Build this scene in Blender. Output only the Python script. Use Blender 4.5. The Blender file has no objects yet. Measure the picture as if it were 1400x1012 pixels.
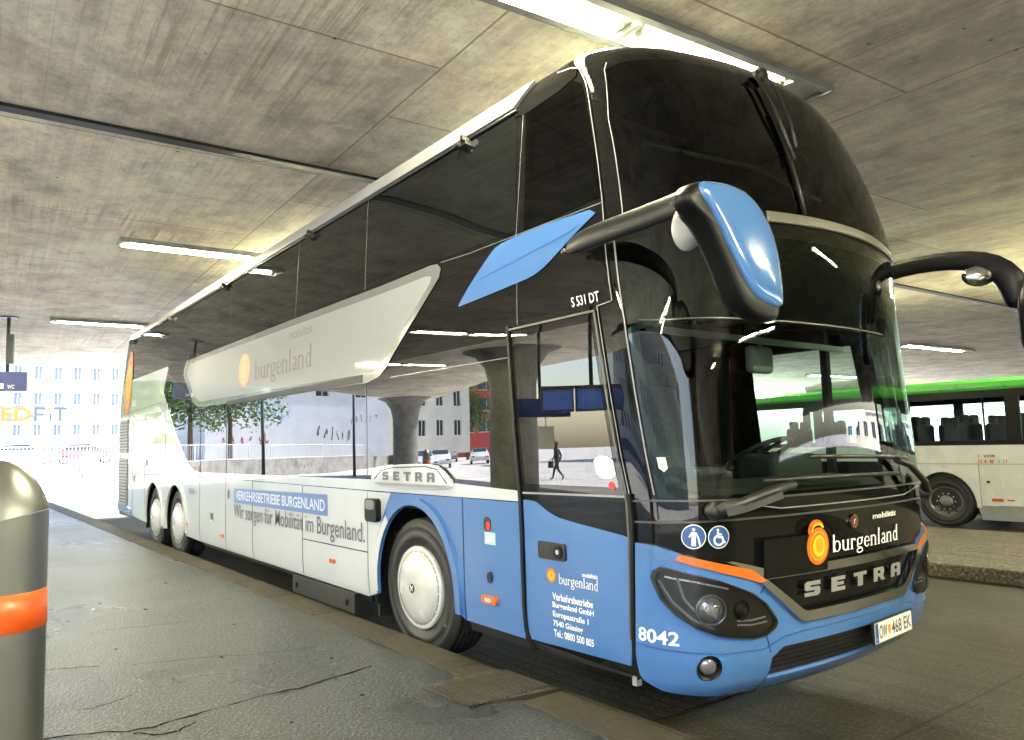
import bpy, bmesh, math, random
from math import radians as rad, sin, cos, pi
from mathutils import Vector, Matrix
from mathutils.geometry import tessellate_polygon
random.seed(7)
scn = bpy.context.scene
COL = scn.collection

# ------------------------------------------------------------------ materials
def new_mat(name):
    m = bpy.data.materials.new(name); m.use_nodes = True
    nt = m.node_tree; nt.nodes.clear()
    out = nt.nodes.new('ShaderNodeOutputMaterial')
    b = nt.nodes.new('ShaderNodeBsdfPrincipled')
    nt.links.new(b.outputs[0], out.inputs[0])
    return m, nt, b, out
def nd(nt, t, **kw):
    n = nt.nodes.new(t)
    for k, v in kw.items():
        if k.startswith('_'): setattr(n, k[1:], v)
        else:
            key = int(k[1:]) if k[0] == 'i' and k[1:].isdigit() else k.replace('__', ' ')
            n.inputs[key].default_value = v
    return n
def lk(nt, a, ao, b, bi): nt.links.new(a.outputs[ao], b.inputs[bi])
def coords(nt, scale=(1,1,1), rz=0):
    tc = nt.nodes.new('ShaderNodeTexCoord')
    mp = nt.nodes.new('ShaderNodeMapping'); mp.inputs['Scale'].default_value = scale
    mp.inputs['Rotation'].default_value = (0,0,rz)
    nt.links.new(tc.outputs['Object'], mp.inputs['Vector']); return mp
def ramp(nt, src, so, stops):
    r = nt.nodes.new('ShaderNodeValToRGB'); nt.links.new(src.outputs[so], r.inputs[0])
    e = r.color_ramp.elements
    while len(e) < len(stops): e.new(0.5)
    for i, (p_, c) in enumerate(stops):
        e[i].position = p_; e[i].color = (c, c, c, 1) if isinstance(c, (int, float)) else (*c, 1)
    return r
def mixc(nt, fac, a, b, mode='MIX'):
    n = nt.nodes.new('ShaderNodeMix'); n.data_type = 'RGBA'; n.blend_type = mode
    for sock, v in ((0, fac), (6, a), (7, b)):
        if isinstance(v, tuple) and len(v) == 2 and hasattr(v[0], 'outputs'): nt.links.new(v[0].outputs[v[1]], n.inputs[sock])
        elif isinstance(v, (int, float)): n.inputs[sock].default_value = v
        else: n.inputs[sock].default_value = (*v, 1)
    return n
def simple(name, col, rough=.5, metal=0., ior=1.5, coat=0., var=0., vscale=6., bump=0., bscale=30., wave=0., wscale=.8, emit=None, estr=0., dirt=0.):
    m, nt, b, out = new_mat(name)
    b.inputs['Base Color'].default_value = (*col, 1); b.inputs['Roughness'].default_value = rough
    b.inputs['Metallic'].default_value = metal; b.inputs['IOR'].default_value = ior
    b.inputs['Coat Weight'].default_value = coat; b.inputs['Coat Roughness'].default_value = .02
    mp = coords(nt)
    if var > 0:
        n = nd(nt, 'ShaderNodeTexNoise', Scale=vscale, Detail=5.); lk(nt, mp, 0, n, 0)
        r = ramp(nt, n, 0, [(.3, tuple(c*(1-var) for c in col)), (.7, tuple(min(1, c*(1+var)) for c in col))])
        lk(nt, r, 0, b, 'Base Color')
        r2 = ramp(nt, n, 0, [(.3, max(0, rough-.05)), (.7, min(1, rough+.08))]); lk(nt, r2, 0, b, 'Roughness')
    last = None
    if bump > 0:
        n2 = nd(nt, 'ShaderNodeTexNoise', Scale=bscale, Detail=4.); lk(nt, mp, 0, n2, 0)
        bp = nd(nt, 'ShaderNodeBump', Strength=1., Distance=bump); lk(nt, n2, 0, bp, 'Height'); lk(nt, bp, 0, b, 'Normal'); last = bp
    if wave > 0:
        n3 = nd(nt, 'ShaderNodeTexNoise', Scale=wscale, Detail=.5); lk(nt, mp, 0, n3, 0)
        bp2 = nd(nt, 'ShaderNodeBump', Strength=1., Distance=wave); lk(nt, n3, 0, bp2, 'Height')
        if last: lk(nt, last, 0, bp2, 'Normal')
        lk(nt, bp2, 0, b, 'Normal'); lk(nt, bp2, 0, b, 'Coat Normal')
    if emit: b.inputs['Emission Color'].default_value = (*emit, 1); b.inputs['Emission Strength'].default_value = estr
    return m
def glass(name, tint, refl=1.0, wave=0.):
    m = bpy.data.materials.new(name); m.use_nodes = True; nt = m.node_tree; nt.nodes.clear()
    out = nt.nodes.new('ShaderNodeOutputMaterial'); mx = nt.nodes.new('ShaderNodeMixShader')
    tr = nd(nt, 'ShaderNodeBsdfTransparent', Color=(*tint, 1)); gl = nd(nt, 'ShaderNodeBsdfGlossy', Roughness=0.0, Color=(1,1,1,1))
    fr = nd(nt, 'ShaderNodeFresnel', IOR=1.5); mu = nt.nodes.new('ShaderNodeMath'); mu.operation = 'MULTIPLY'; mu.inputs[1].default_value = refl
    mu.use_clamp = True
    lk(nt, fr, 0, mu, 0); lk(nt, mu, 0, mx, 0); lk(nt, tr, 0, mx, 1); lk(nt, gl, 0, mx, 2); lk(nt, mx, 0, out, 0)
    if wave:
        mp = coords(nt); n3 = nd(nt, 'ShaderNodeTexNoise', Scale=.9, Detail=.5); lk(nt, mp, 0, n3, 0)
        bp = nd(nt, 'ShaderNodeBump', Strength=1., Distance=wave); lk(nt, n3, 0, bp, 'Height'); lk(nt, bp, 0, gl, 'Normal'); lk(nt, bp, 0, fr, 'Normal')
    return m
M = {}
M['black'] = simple('black gloss paint', (.005,.005,.005), .012, ior=1.41, wave=.0035, wscale=.8)
M['sideglass'] = simple('dark side glass', (.004,.005,.005), .008, ior=1.95, wave=.0045, wscale=.7)
M['upglass'] = simple('dark upper side glass', (.004,.005,.005), .008, ior=1.52, wave=.003, wscale=.8)
M['blackflat'] = simple('black plastic', (.012,.012,.012), .45, var=.3, vscale=20)
M['blacksatin'] = simple('black satin plastic', (.006,.006,.007), .38, ior=1.3, bump=.0002, bscale=900)
M['white'] = simple('white coach paint', (.50,.53,.57), .05, coat=1., ior=1.55, wave=.003, wscale=.8, var=.04, vscale=1.5)
M['grey'] = simple('silver grey paint', (.15,.155,.16), .15, coat=1., wave=.002)
M['film'] = simple('pale perforated film', (.31,.325,.335), .05, coat=1., wave=.003, wscale=.8)
M['blue'] = simple('blue coach paint', (.056,.152,.39), .10, coat=1., var=.04, vscale=2, wave=.0015)
M['darkblue'] = simple('dark blue vinyl', (.02,.07,.25), .3, coat=.5)
M['banner'] = simple('blue banner vinyl', (.09,.17,.42), .4)
M['chrome'] = simple('chrome', (.92,.93,.93), .05, metal=1., wave=.002, wscale=3)
M['silver'] = simple('satin aluminium', (.55,.56,.56), .3, metal=.6, var=.08)
M['gapgrey'] = simple('dark gap sealant', (.05,.05,.05), .3)
M['bandgrey'] = simple('grey satin band', (.08,.078,.07), .4, metal=.3)
M['rail'] = simple('white roof rail paint', (.27,.27,.27), .4, var=.05)
M['rubber'] = simple('tyre rubber', (.013,.013,.014), .55, var=.35, vscale=14, bump=.001, bscale=60)
M['hub'] = simple('white wheel cover', (.48,.485,.48), .22, coat=.8, var=.14, vscale=7)
M['hubdark'] = simple('wheel cover slot', (.02,.02,.02), .6)
M['txtwhite'] = simple('white lettering', (.8,.8,.8), .4)
M['txtgrey'] = simple('grey lettering', (.15,.15,.175), .7, ior=1.2)
M['txtfade'] = simple('faded grey lettering', (.09,.075,.065), .5)
M['txtsilver'] = simple('silver lettering', (.55,.55,.52), .3, metal=.7)
M['txtblack'] = simple('black lettering', (.01,.01,.01), .4)
M['orange'] = simple('amber lens', (.50,.12,.01), .12, coat=1., bump=.002, bscale=150)
M['red'] = simple('red lens', (.35,.01,.01), .12, coat=1.)
M['sun1'] = simple('sun decal orange', (.62,.11,.01), .3, coat=.6)
M['sun2'] = simple('sun decal amber', (.80,.30,.01), .3, coat=.6)
M['sun3'] = simple('sun decal yellow', (.80,.55,.02), .3, coat=.6)
M['psun1'] = simple('pale sun decal orange', (.52,.30,.19), .3, coat=.6)
M['psun2'] = simple('pale sun decal amber', (.60,.42,.25), .3, coat=.6)
M['plate'] = simple('number plate', (.75,.75,.73), .35)
M['dark'] = simple('dark interior trim', (.010,.010,.011), .7, var=.3)
M['seat'] = simple('seat fabric', (.02,.022,.03), .8, var=.4, vscale=30)
M['seatgrey'] = simple('grey seat fabric', (.07,.07,.075), .8, var=.3, vscale=30)
M['lens'] = simple('headlight lens glass', (.25,.26,.28), .05, metal=.6, coat=1.)
M['wsglass'] = glass('windscreen glass', (.62,.76,.68), .8)
M['uwsglass'] = glass('tinted upper windscreen glass', (.10,.115,.10), .8)
M['doorglass'] = glass('door glass', (.22,.26,.24), 2.0, .002)
M['clearglass'] = glass('clear glass', (.8,.88,.86), 1.3)
M['coverglass'] = glass('lamp cover glass', (.9,.9,.9), 1.0)
M['yellow'] = simple('yellow decal', (.7,.5,.03), .4)
M['teal'] = simple('pale teal decal', (.35,.6,.55), .4)
M['redvinyl'] = simple('red decal', (.5,.03,.02), .4)
M['green'] = simple('green bus paint', (.05,.36,.04), .3, coat=1., var=.04)
M['whitebus'] = simple('white bus paint', (.58,.59,.60), .25, coat=.6, var=.04, vscale=2)
M['greyskirt'] = simple('grey skirt paint', (.22,.23,.24), .35, var=.1)
M['steel'] = simple('brushed stainless steel', (.20,.205,.205), .40, metal=.9, var=.03, vscale=3)
M['bandorange'] = simple('orange reflective band', (.62,.085,.01), .35, coat=.4)

# ------------------------------------------------------------------ object helpers
def tag(o, label, cat, group=None):
    o['label'] = label; o['category'] = cat
    if group: o['group'] = group
    return o
def empty(name, loc, label, cat, group=None, rz=0):
    o = bpy.data.objects.new(name, None); COL.objects.link(o); o.location = loc; o.rotation_euler = (0,0,rz)
    o.empty_display_size = .2
    return tag(o, label, cat, group)
def link(name, me, parent=None, mat=None, loc=None):
    o = bpy.data.objects.new(name, me); COL.objects.link(o)
    if mat is not None and not me.materials: me.materials.append(mat)
    if parent is not None: o.parent = parent
    if loc is not None: o.location = loc
    return o
def copy_tree(o, parent=None):
    c = o.copy(); COL.objects.link(c); c.parent = parent
    for ch in list(o.children): copy_tree(ch, c)
    return c
class MB:
    """collects shapes into one mesh"""
    def __init__(s): s.v = []; s.f = []; s.sm = []; s.mi = []; s.cur = 0
    def add(s, vs, fs, smooth=False, xf=None):
        b = len(s.v)
        for p_ in vs: s.v.append(tuple(xf @ Vector(p_)) if xf is not None else tuple(p_))
        for f in fs: s.f.append(tuple(b+i for i in f)); s.sm.append(smooth); s.mi.append(s.cur)
        return s
    def box(s, c, d, xf=None, rz=0, bev=0):
        x, y, z = [k/2 for k in d]
        if bev > 0:
            bm = bmesh.new(); bmesh.ops.create_cube(bm, size=1, matrix=Matrix.Diagonal((*d, 1)))
            bmesh.ops.bevel(bm, geom=bm.edges[:], offset=bev, segments=3, profile=.5, affect='EDGES')
            R_ = Matrix.Translation(c) @ Matrix.Rotation(rz, 4, 'Z')
            if xf is not None: R_ = xf @ R_
            bm.verts.ensure_lookup_table()
            s.add([v.co[:] for v in bm.verts], [[v.index for v in f.verts] for f in bm.faces], True, R_); bm.free(); return s
        vs = [(-x,-y,-z),(x,-y,-z),(x,y,-z),(-x,y,-z),(-x,-y,z),(x,-y,z),(x,y,z),(-x,y,z)]
        R_ = Matrix.Translation(c) @ Matrix.Rotation(rz, 4, 'Z')
        if xf is not None: R_ = xf @ R_
        return s.add(vs, [(0,3,2,1),(4,5,6,7),(0,1,5,4),(1,2,6,5),(2,3,7,6),(3,0,4,7)], False, R_)
    def tube(s, pts, r, n=10, cap=True, flat=1.0):
        pts = [Vector(p_) for p_ in pts]; rs = r if isinstance(r, (list, tuple)) else [r]*len(pts)
        b = len(s.v); up = Vector((0,0,1))
        for i, p_ in enumerate(pts):
            t = (pts[min(i+1, len(pts)-1)] - pts[max(i-1, 0)]).normalized()
            u_ = t.cross(up)
            if u_.length < .05: u_ = t.cross(Vector((0,1,0)))
            u_.normalize(); w_ = u_.cross(t)
            for k in range(n):
                a = 2*pi*k/n; s.v.append(tuple(p_ + u_*cos(a)*rs[i]*flat + w_*sin(a)*rs[i]))
        for i in range(len(pts)-1):
            for k in range(n):
                s.f.append((b+i*n+k, b+i*n+(k+1) % n, b+(i+1)*n+(k+1) % n, b+(i+1)*n+k)); s.sm.append(True); s.mi.append(s.cur)
        if cap:
            s.f.append(tuple(b+k for k in range(n))[::-1]); s.sm.append(False); s.mi.append(s.cur)
            s.f.append(tuple(b+(len(pts)-1)*n+k for k in range(n))); s.sm.append(False); s.mi.append(s.cur)
        return s
    def lathe(s, prof, n=48, xf=None, smooth=True):
        """prof: (r, h) revolved about local z"""
        vs = []; fs = []
        for r, h in prof:
            for k in range(n):
                a = 2*pi*k/n; vs.append((r*cos(a), r*sin(a), h))
        for i in range(len(prof)-1):
            for k in range(n): fs.append((i*n+k, i*n+(k+1) % n, (i+1)*n+(k+1) % n, (i+1)*n+k))
        return s.add(vs, fs, smooth, xf)
    def prism(s, poly, h0, h1, xf=None, holes=()):
        loops = [poly]+list(holes)
        tris = tessellate_polygon([[Vector((a, b_, 0)) for a, b_ in l] for l in loops])
        flat = [q for l in loops for q in l]
        n = len(flat); vs = [(a, b_, h1) for a, b_ in flat] + [(a, b_, h0) for a, b_ in flat]
        fs = []
        for t in tris:
            a, b_, c = [Vector((*flat[i], 0)) for i in t]
            t = tuple(t) if (b_-a).cross(c-a).z > 0 else tuple(t)[::-1]
            fs.append(t); fs.append(tuple(n+i for i in t)[::-1])
        o_ = 0
        for li, l in enumerate(loops):
            m_ = len(l); area = sum(l[i][0]*l[(i+1) % m_][1]-l[(i+1) % m_][0]*l[i][1] for i in range(m_))
            for i in range(m_):
                q = (o_+i, n+o_+i, n+o_+(i+1) % m_, o_+(i+1) % m_)
                ccw = (area > 0) == (li == 0)
                fs.append(q if ccw else q[::-1])
            o_ += m_
        return s.add(vs, fs, False, xf)
    def build(s, name, mats, parent=None, loc=None):
        me = bpy.data.meshes.new(name); me.from_pydata(s.v, [], s.f)
        if not isinstance(mats, (list, tuple)): mats = [mats]
        for m in mats: me.materials.append(m)
        for i, p_ in enumerate(me.polygons): p_.use_smooth = s.sm[i]; p_.material_index = s.mi[i]
        me.update()
        return link(name, me, parent, None, loc)
def struct(o, kind='structure'): o['kind'] = kind; return o
def XZ(y): # prism (a,b)->(x=a, z=b), height -> -y offset from y
    return Matrix(((1,0,0,0),(0,0,-1,y),(0,1,0,0),(0,0,0,1)))
def YZ(x): # prism (a,b)->(y=a, z=b), height -> +x
    return Matrix(((0,0,1,x),(1,0,0,0),(0,1,0,0),(0,0,0,1)))
def rrect(a0, b0, a1, b1, r, n=5):
    out = []
    for cx, cy, st in ((a1-r, b1-r, 0), (a0+r, b1-r, 90), (a0+r, b0+r, 180), (a1-r, b0+r, 270)):
        for k in range(n+1):
            t = rad(st+90*k/n); out.append((cx+r*cos(t), cy+r*sin(t)))
    return out
def ell(ca, cb, ra, rb, n=28, a0=0, a1=360): return [(ca+ra*cos(rad(a0+(a1-a0)*k/(n if a1-a0 >= 360 else n-1))), cb+rb*sin(rad(a0+(a1-a0)*k/(n if a1-a0 >= 360 else n-1)))) for k in range(n)]
def smooth_poly(pts, it=2, closed=True):
    for _ in range(it):
        q = []
        m_ = len(pts)
        for i in range(m_ if closed else m_-1):
            a, b_ = pts[i], pts[(i+1) % m_]
            q.append((a[0]*.75+b_[0]*.25, a[1]*.75+b_[1]*.25)); q.append((a[0]*.25+b_[0]*.75, a[1]*.25+b_[1]*.75))
        if not closed: q = [pts[0]]+q+[pts[-1]]
        pts = q
    return pts
def stroke_poly(pts, w):
    L = []; R_ = []
    for i, p_ in enumerate(pts):
        a = pts[max(i-1, 0)]; b_ = pts[min(i+1, len(pts)-1)]
        dx, dy = b_[0]-a[0], b_[1]-a[1]; l = math.hypot(dx, dy) or 1
        nx, ny = -dy/l*w/2, dx/l*w/2
        L.append((p_[0]+nx, p_[1]+ny)); R_.append((p_[0]-nx, p_[1]-ny))
    return R_+L[::-1]

# ------------------------------------------------------------------ lettering: 2D triangles
def text_tris(s, bold=0., spacing=1.):
    cu = bpy.data.curves.new('txt', 'FONT'); cu.body = s; cu.size = 1; cu.resolution_u = 3; cu.offset = bold; cu.space_character = spacing
    o = bpy.data.objects.new('txt', cu); COL.objects.link(o)
    dg = bpy.context.evaluated_depsgraph_get(); me = bpy.data.meshes.new_from_object(o.evaluated_get(dg))
    me.calc_loop_triangles()
    vs = [(v.co.x, v.co.y) for v in me.vertices]; ts = [tuple(t.vertices) for t in me.loop_triangles]
    bpy.data.objects.remove(o); bpy.data.curves.remove(cu); bpy.data.meshes.remove(me)
    return vs, ts
def polys_tris(polys):
    """polys: list of (outer, [holes])"""
    vs = []; ts = []
    for outer, holes in polys:
        loops = [outer]+list(holes); b = len(vs)
        t = tessellate_polygon([[Vector((a, c, 0)) for a, c in l] for l in loops])
        for l in loops: vs += l
        ts += [tuple(b+i for i in q) for q in t]
    return vs, ts
def bowl(cx, cy, ro, ry, ri, riy): return (ell(cx, cy, ro, ry, 24), [ell(cx, cy, ri, riy, 24)])
def serif_word(word):
    """condensed roman letters built from stems, bowls and serifs; x-height 1, ascender 1.6"""
    st = .17; out = []; x = 0.
    def R_(a, b, c, d): out.append(([(a, b), (c, b), (c, d), (a, d)], []))
    def flag(a, y): out.append(([(a-.12, y-.14), (a+.02, y-.06), (a+.02, y-.14), (a+st, y-.14), (a+st, y), (a+.04, y)], []))
    def foot(a): R_(a-.09, 0, a+st+.09, .05)
    for ch in word:
        if ch == 'b':
            R_(x, 0, x+st, 1.58); flag(x, 1.6); out.append(bowl(x+.40, .5, .36, .52, .20, .43)); x += .92
        elif ch == 'u':
            R_(x, .25, x+st, .98); flag(x, 1.); out.append((ell(x+.32, .3, .32, .32, 14, 180, 360)+ell(x+.32, .3, .15, .21, 14, 360, 180), []))
            R_(x+.48, 0, x+.48+st, .98); flag(x+.48, 1.); R_(x+.48+st, 0, x+.48+st+.09, .06); x += .88
        elif ch == 'r':
            R_(x, .05, x+st, .98); flag(x, 1.); foot(x); out.append((ell(x+.30, .72, .2, .28, 10, 150, 30)+ell(x+.30, .72, .13, .14, 10, 30, 150), [])); out.append((ell(x+.43, .84, .08, .1, 12), [])); x += .62
        elif ch == 'g':
            out.append(bowl(x+.32, .66, .32, .36, .16, .28)); out.append((ell(x+.62, .93, .1, .08, 12), []))
            out.append((stroke_poly([(x+.12, .36), (x+.05, .22), (x+.14, .12), (x+.45, .05), (x+.6, -.08)], .12), []))
            out.append(bowl(x+.32, -.22, .36, .26, .24, .16)); x += .80
        elif ch == 'e':
            out.append((ell(x+.34, .5, .34, .52, 26, 0, 330)+ell(x+.36, .5, .18, .43, 26, 325, 0), [])); R_(x+.12, .48, x+.67, .57); x += .80
        elif ch == 'n':
            R_(x, .05, x+st, .98); flag(x, 1.); foot(x); out.append((ell(x+.34, .68, .32, .34, 14, 150, 0)+ell(x+.34, .68, .16, .22, 14, 0, 150), []))
            R_(x+.49, .05, x+.49+st, .70); foot(x+.49); x += .92
        elif ch == 'l':
            R_(x, .05, x+st, 1.58); flag(x, 1.6); foot(x); x += .40
        elif ch == 'a':
            out.append((ell(x+.28, .72, .26, .30, 14, 160, 0)+ell(x+.28, .72, .12, .2, 14, 0, 160), [])); R_(x+.38, .08, x+.54, .74)
            out.append(bowl(x+.26, .26, .26, .28, .12, .19)); R_(x+.5, 0, x+.66, .06); x += .74
        elif ch == 'd':
            out.append(bowl(x+.30, .5, .32, .52, .16, .43)); R_(x+.46, 0, x+.46+st, 1.58); flag(x+.46, 1.6); R_(x+.46+st, 0, x+.46+st+.09, .06); x += .80
    return polys_tris(out)
def slab_word():
    """wide block capitals S E T R A with slab ends and a flat-topped A"""
    out = []
    def P_(*q): out.append((list(q), []))
    P_((.1,0),(.85,0),(1,.15),(1,.5),(.88,.62),(.38,.62),(.38,.72),(1,.72),(1,1),(.15,1),(0,.86),(0,.5),(.12,.38),(.62,.38),(.62,.26),(0,.26),(0,0))
    x = 1.75
    P_((x,0),(x+1,0),(x+1,.27),(x+.42,.27),(x+.42,.39),(x+.9,.39),(x+.9,.62),(x+.42,.62),(x+.42,.74),(x+1,.74),(x+1,1),(x,1))
    x = 3.4
    P_((x+.33,0),(x+.75,0),(x+.75,.74),(x+1.08,.74),(x+1.08,1),(x,1),(x,.74),(x+.33,.74))
    x = 5.1
    out.append(([(x,0),(x+.38,0),(x+.38,.32),(x+.52,.32),(x+.72,0),(x+1.1,0),(x+.88,.38),(x+1,.5),(x+1,.86),(x+.86,1),(x,1)], [[(x+.38,.76),(x+.62,.76),(x+.62,.56),(x+.38,.56)]]))
    x = 6.8
    P_((x,0),(x+.38,0),(x+.38,.3),(x+.66,.3),(x+.66,0),(x+1.04,0),(x+1.04,.86),(x+.9,1),(x+.14,1),(x,.86))
    a, b = out[-1]; out[-1] = (a, [[(x+.38,.54),(x+.66,.54),(x+.66,.78),(x+.38,.78)]])
    return polys_tris(out)
def fit(tr, a0, b0, a1, b1, shear=0.):
    vs, ts = tr
    x0 = min(v[0] for v in vs); x1 = max(v[0] for v in vs); y0 = min(v[1] for v in vs); y1 = max(v[1] for v in vs)
    return [(a0+(a1-a0)*(v[0]-x0)/(x1-x0)+shear*(v[1]-y0)/(y1-y0), b0+(b1-b0)*(v[1]-y0)/(y1-y0)) for v in vs], ts
def flat_tris(name, tr, mat, parent, xf, th=.004):
    """lettering on a flat thing: xf maps (a, b, h)"""
    vs, ts = tr; me = bpy.data.meshes.new(name); n = len(vs); fs = []
    for t in ts:
        a, b_, c = [vs[i] for i in t]
        ar = (b_[0]-a[0])*(c[1]-a[1])-(b_[1]-a[1])*(c[0]-a[0])
        if abs(ar) < 1e-10: continue
        fs.append(t if ar > 0 else t[::-1])
    me.from_pydata([tuple(xf @ Vector((a, b_, th))) for a, b_ in vs], [], fs); me.update()
    return link(name, me, parent, mat)
def _interp(T,z):
    # monotone-ish catmull-rom on table
    n=len(T)
    if z<=T[0][0]: return T[0][1]
    if z>=T[-1][0]: return T[-1][1]
    for i in range(n-1):
        if z<=T[i+1][0]: break
    x0,y0=T[i];x1,y1=T[i+1]
    h=x1-x0; d=(y1-y0)/h
    def sl(k):
        if k<=0 or k>=n-1: return None
        a=(T[k][1]-T[k-1][1])/(T[k][0]-T[k-1][0]); b=(T[k+1][1]-T[k][1])/(T[k+1][0]-T[k][0])
        if a*b<=0: return 0.
        return 2*a*b/(a+b)
    m0=sl(i); m1=sl(i+1)
    if m0 is None: m0=d
    if m1 is None: m1=d
    t=(z-x0)/h
    return (2*t**3-3*t*t+1)*y0+(t**3-2*t*t+t)*h*m0+(-2*t**3+3*t*t)*y1+(t**3-t*t)*h*m1
XN=[(.24,-.42),(.30,-.32),(.38,-.255),(.5,-.22),(.75,-.20),(1.05,-.182),(1.3,-.166),(1.6,-.160),(2.0,-.160),(2.4,-.150),(2.6,-.138),(2.75,-.135),(3.1,-.20),(3.5,-.33),(3.75,-.44),(3.87,-.53),(3.95,-.65),(3.985,-.80),(4.01,-1.1),(4.015,-1.5)]
IN=[(.24,.05),(.38,.012),(.6,0),(2.2,0),(2.75,.015),(3.2,.04),(3.6,.065),(3.8,.085),(3.9,.12),(3.96,.19),(3.995,.31),(4.01,.5),(4.015,.8)]
RFT=[(.3,6.),(1.1,6.),(1.6,4.6),(2.2,3.6),(2.8,3.0),(3.6,3.0),(4.0,2.8)]
RCT=[(.3,.34),(1.1,.34),(1.6,.42),(2.2,.5),(2.8,.58),(3.6,.58),(4.0,.62)]
XR=[(.20,-13.75),(.5,-13.9),(1.2,-13.95),(2.6,-13.85),(3.5,-13.65),(3.8,-13.52),(3.88,-13.42),(3.95,-13.25),(3.985,-13.05),(4.015,-12.8)]
W2=1.275; XN0=-.15; SC=1.52; XC=-.69; SM=SC+1.5
RR=.22; XR0=-13.95; LS=XC-(XR0+RR); LRC=RR*math.pi/2
def plan(s,z):
    sg=-1 if s<0 else 1; a=abs(s)
    if a<SM:
        RF=_interp(RFT,z);RC=_interp(RCT,z)
        TH=math.asin((W2-RC)/(RF-RC)); c0=XN0-RF+(RF-RC)*math.cos(TH)
        lf=RF*TH; lc=RC*(math.pi/2-TH); k=(lf+lc)/SC
        if a<SC:
            d=a*k
            if d<lf: th=d/RF; return XN0-RF*(1-math.cos(th)), sg*RF*math.sin(th)
            th=TH+(d-lf)/RC; return c0+RC*math.cos(th), sg*((RF-RC)*math.sin(TH)+RC*math.sin(th))
        # side, blend c0 -> XC-1.5 at SM
        t=(a-SC)/(SM-SC); x1=XC-1.5
        # cubic hermite so that speed goes k -> 1
        h=SM-SC; m0=-k*h; m1=-h
        return (2*t**3-3*t*t+1)*c0+(t**3-2*t*t+t)*m0+(-2*t**3+3*t*t)*x1+(t**3-t*t)*m1, sg*W2
    if a<SC+LS: return XC-(a-SC), sg*W2
    if a<SC+LS+LRC:
        th=(a-SC-LS)/RR; return XR0+RR-RR*math.sin(th), sg*(W2-RR+RR*math.cos(th))
    return XR0, sg*max(0,(W2-RR-(a-SC-LS-LRC)))
def ss(a,b,x):
    t=min(1,max(0,(x-a)/(b-a))); return t*t*(3-2*t)
def P(s,z):
    x,y=plan(s,z)
    x+= (_interp(XN,z)-XN0)*ss(-1.6,-.15,x) + (_interp(XR,z)-XR0)*ss(-12.6,-13.95,x) if x<-12.6 or x>-1.6 else 0
    return (x, W2+y*(W2-_interp(IN,z))/W2, z)
def N(s,z):
    e=1e-3; a=P(s-e,z);b=P(s+e,z);c=P(s,z-e);d=P(s,z+e)
    u=[b[i]-a[i] for i in range(3)];v=[d[i]-c[i] for i in range(3)]
    n=[u[1]*v[2]-u[2]*v[1],u[2]*v[0]-u[0]*v[2],u[0]*v[1]-u[1]*v[0]]
    l=math.sqrt(sum(k*k for k in n)) or 1
    return [k/l for k in n]
def sx(X): return -(SC+(XC-X))  # s of kerb-side station X
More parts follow.
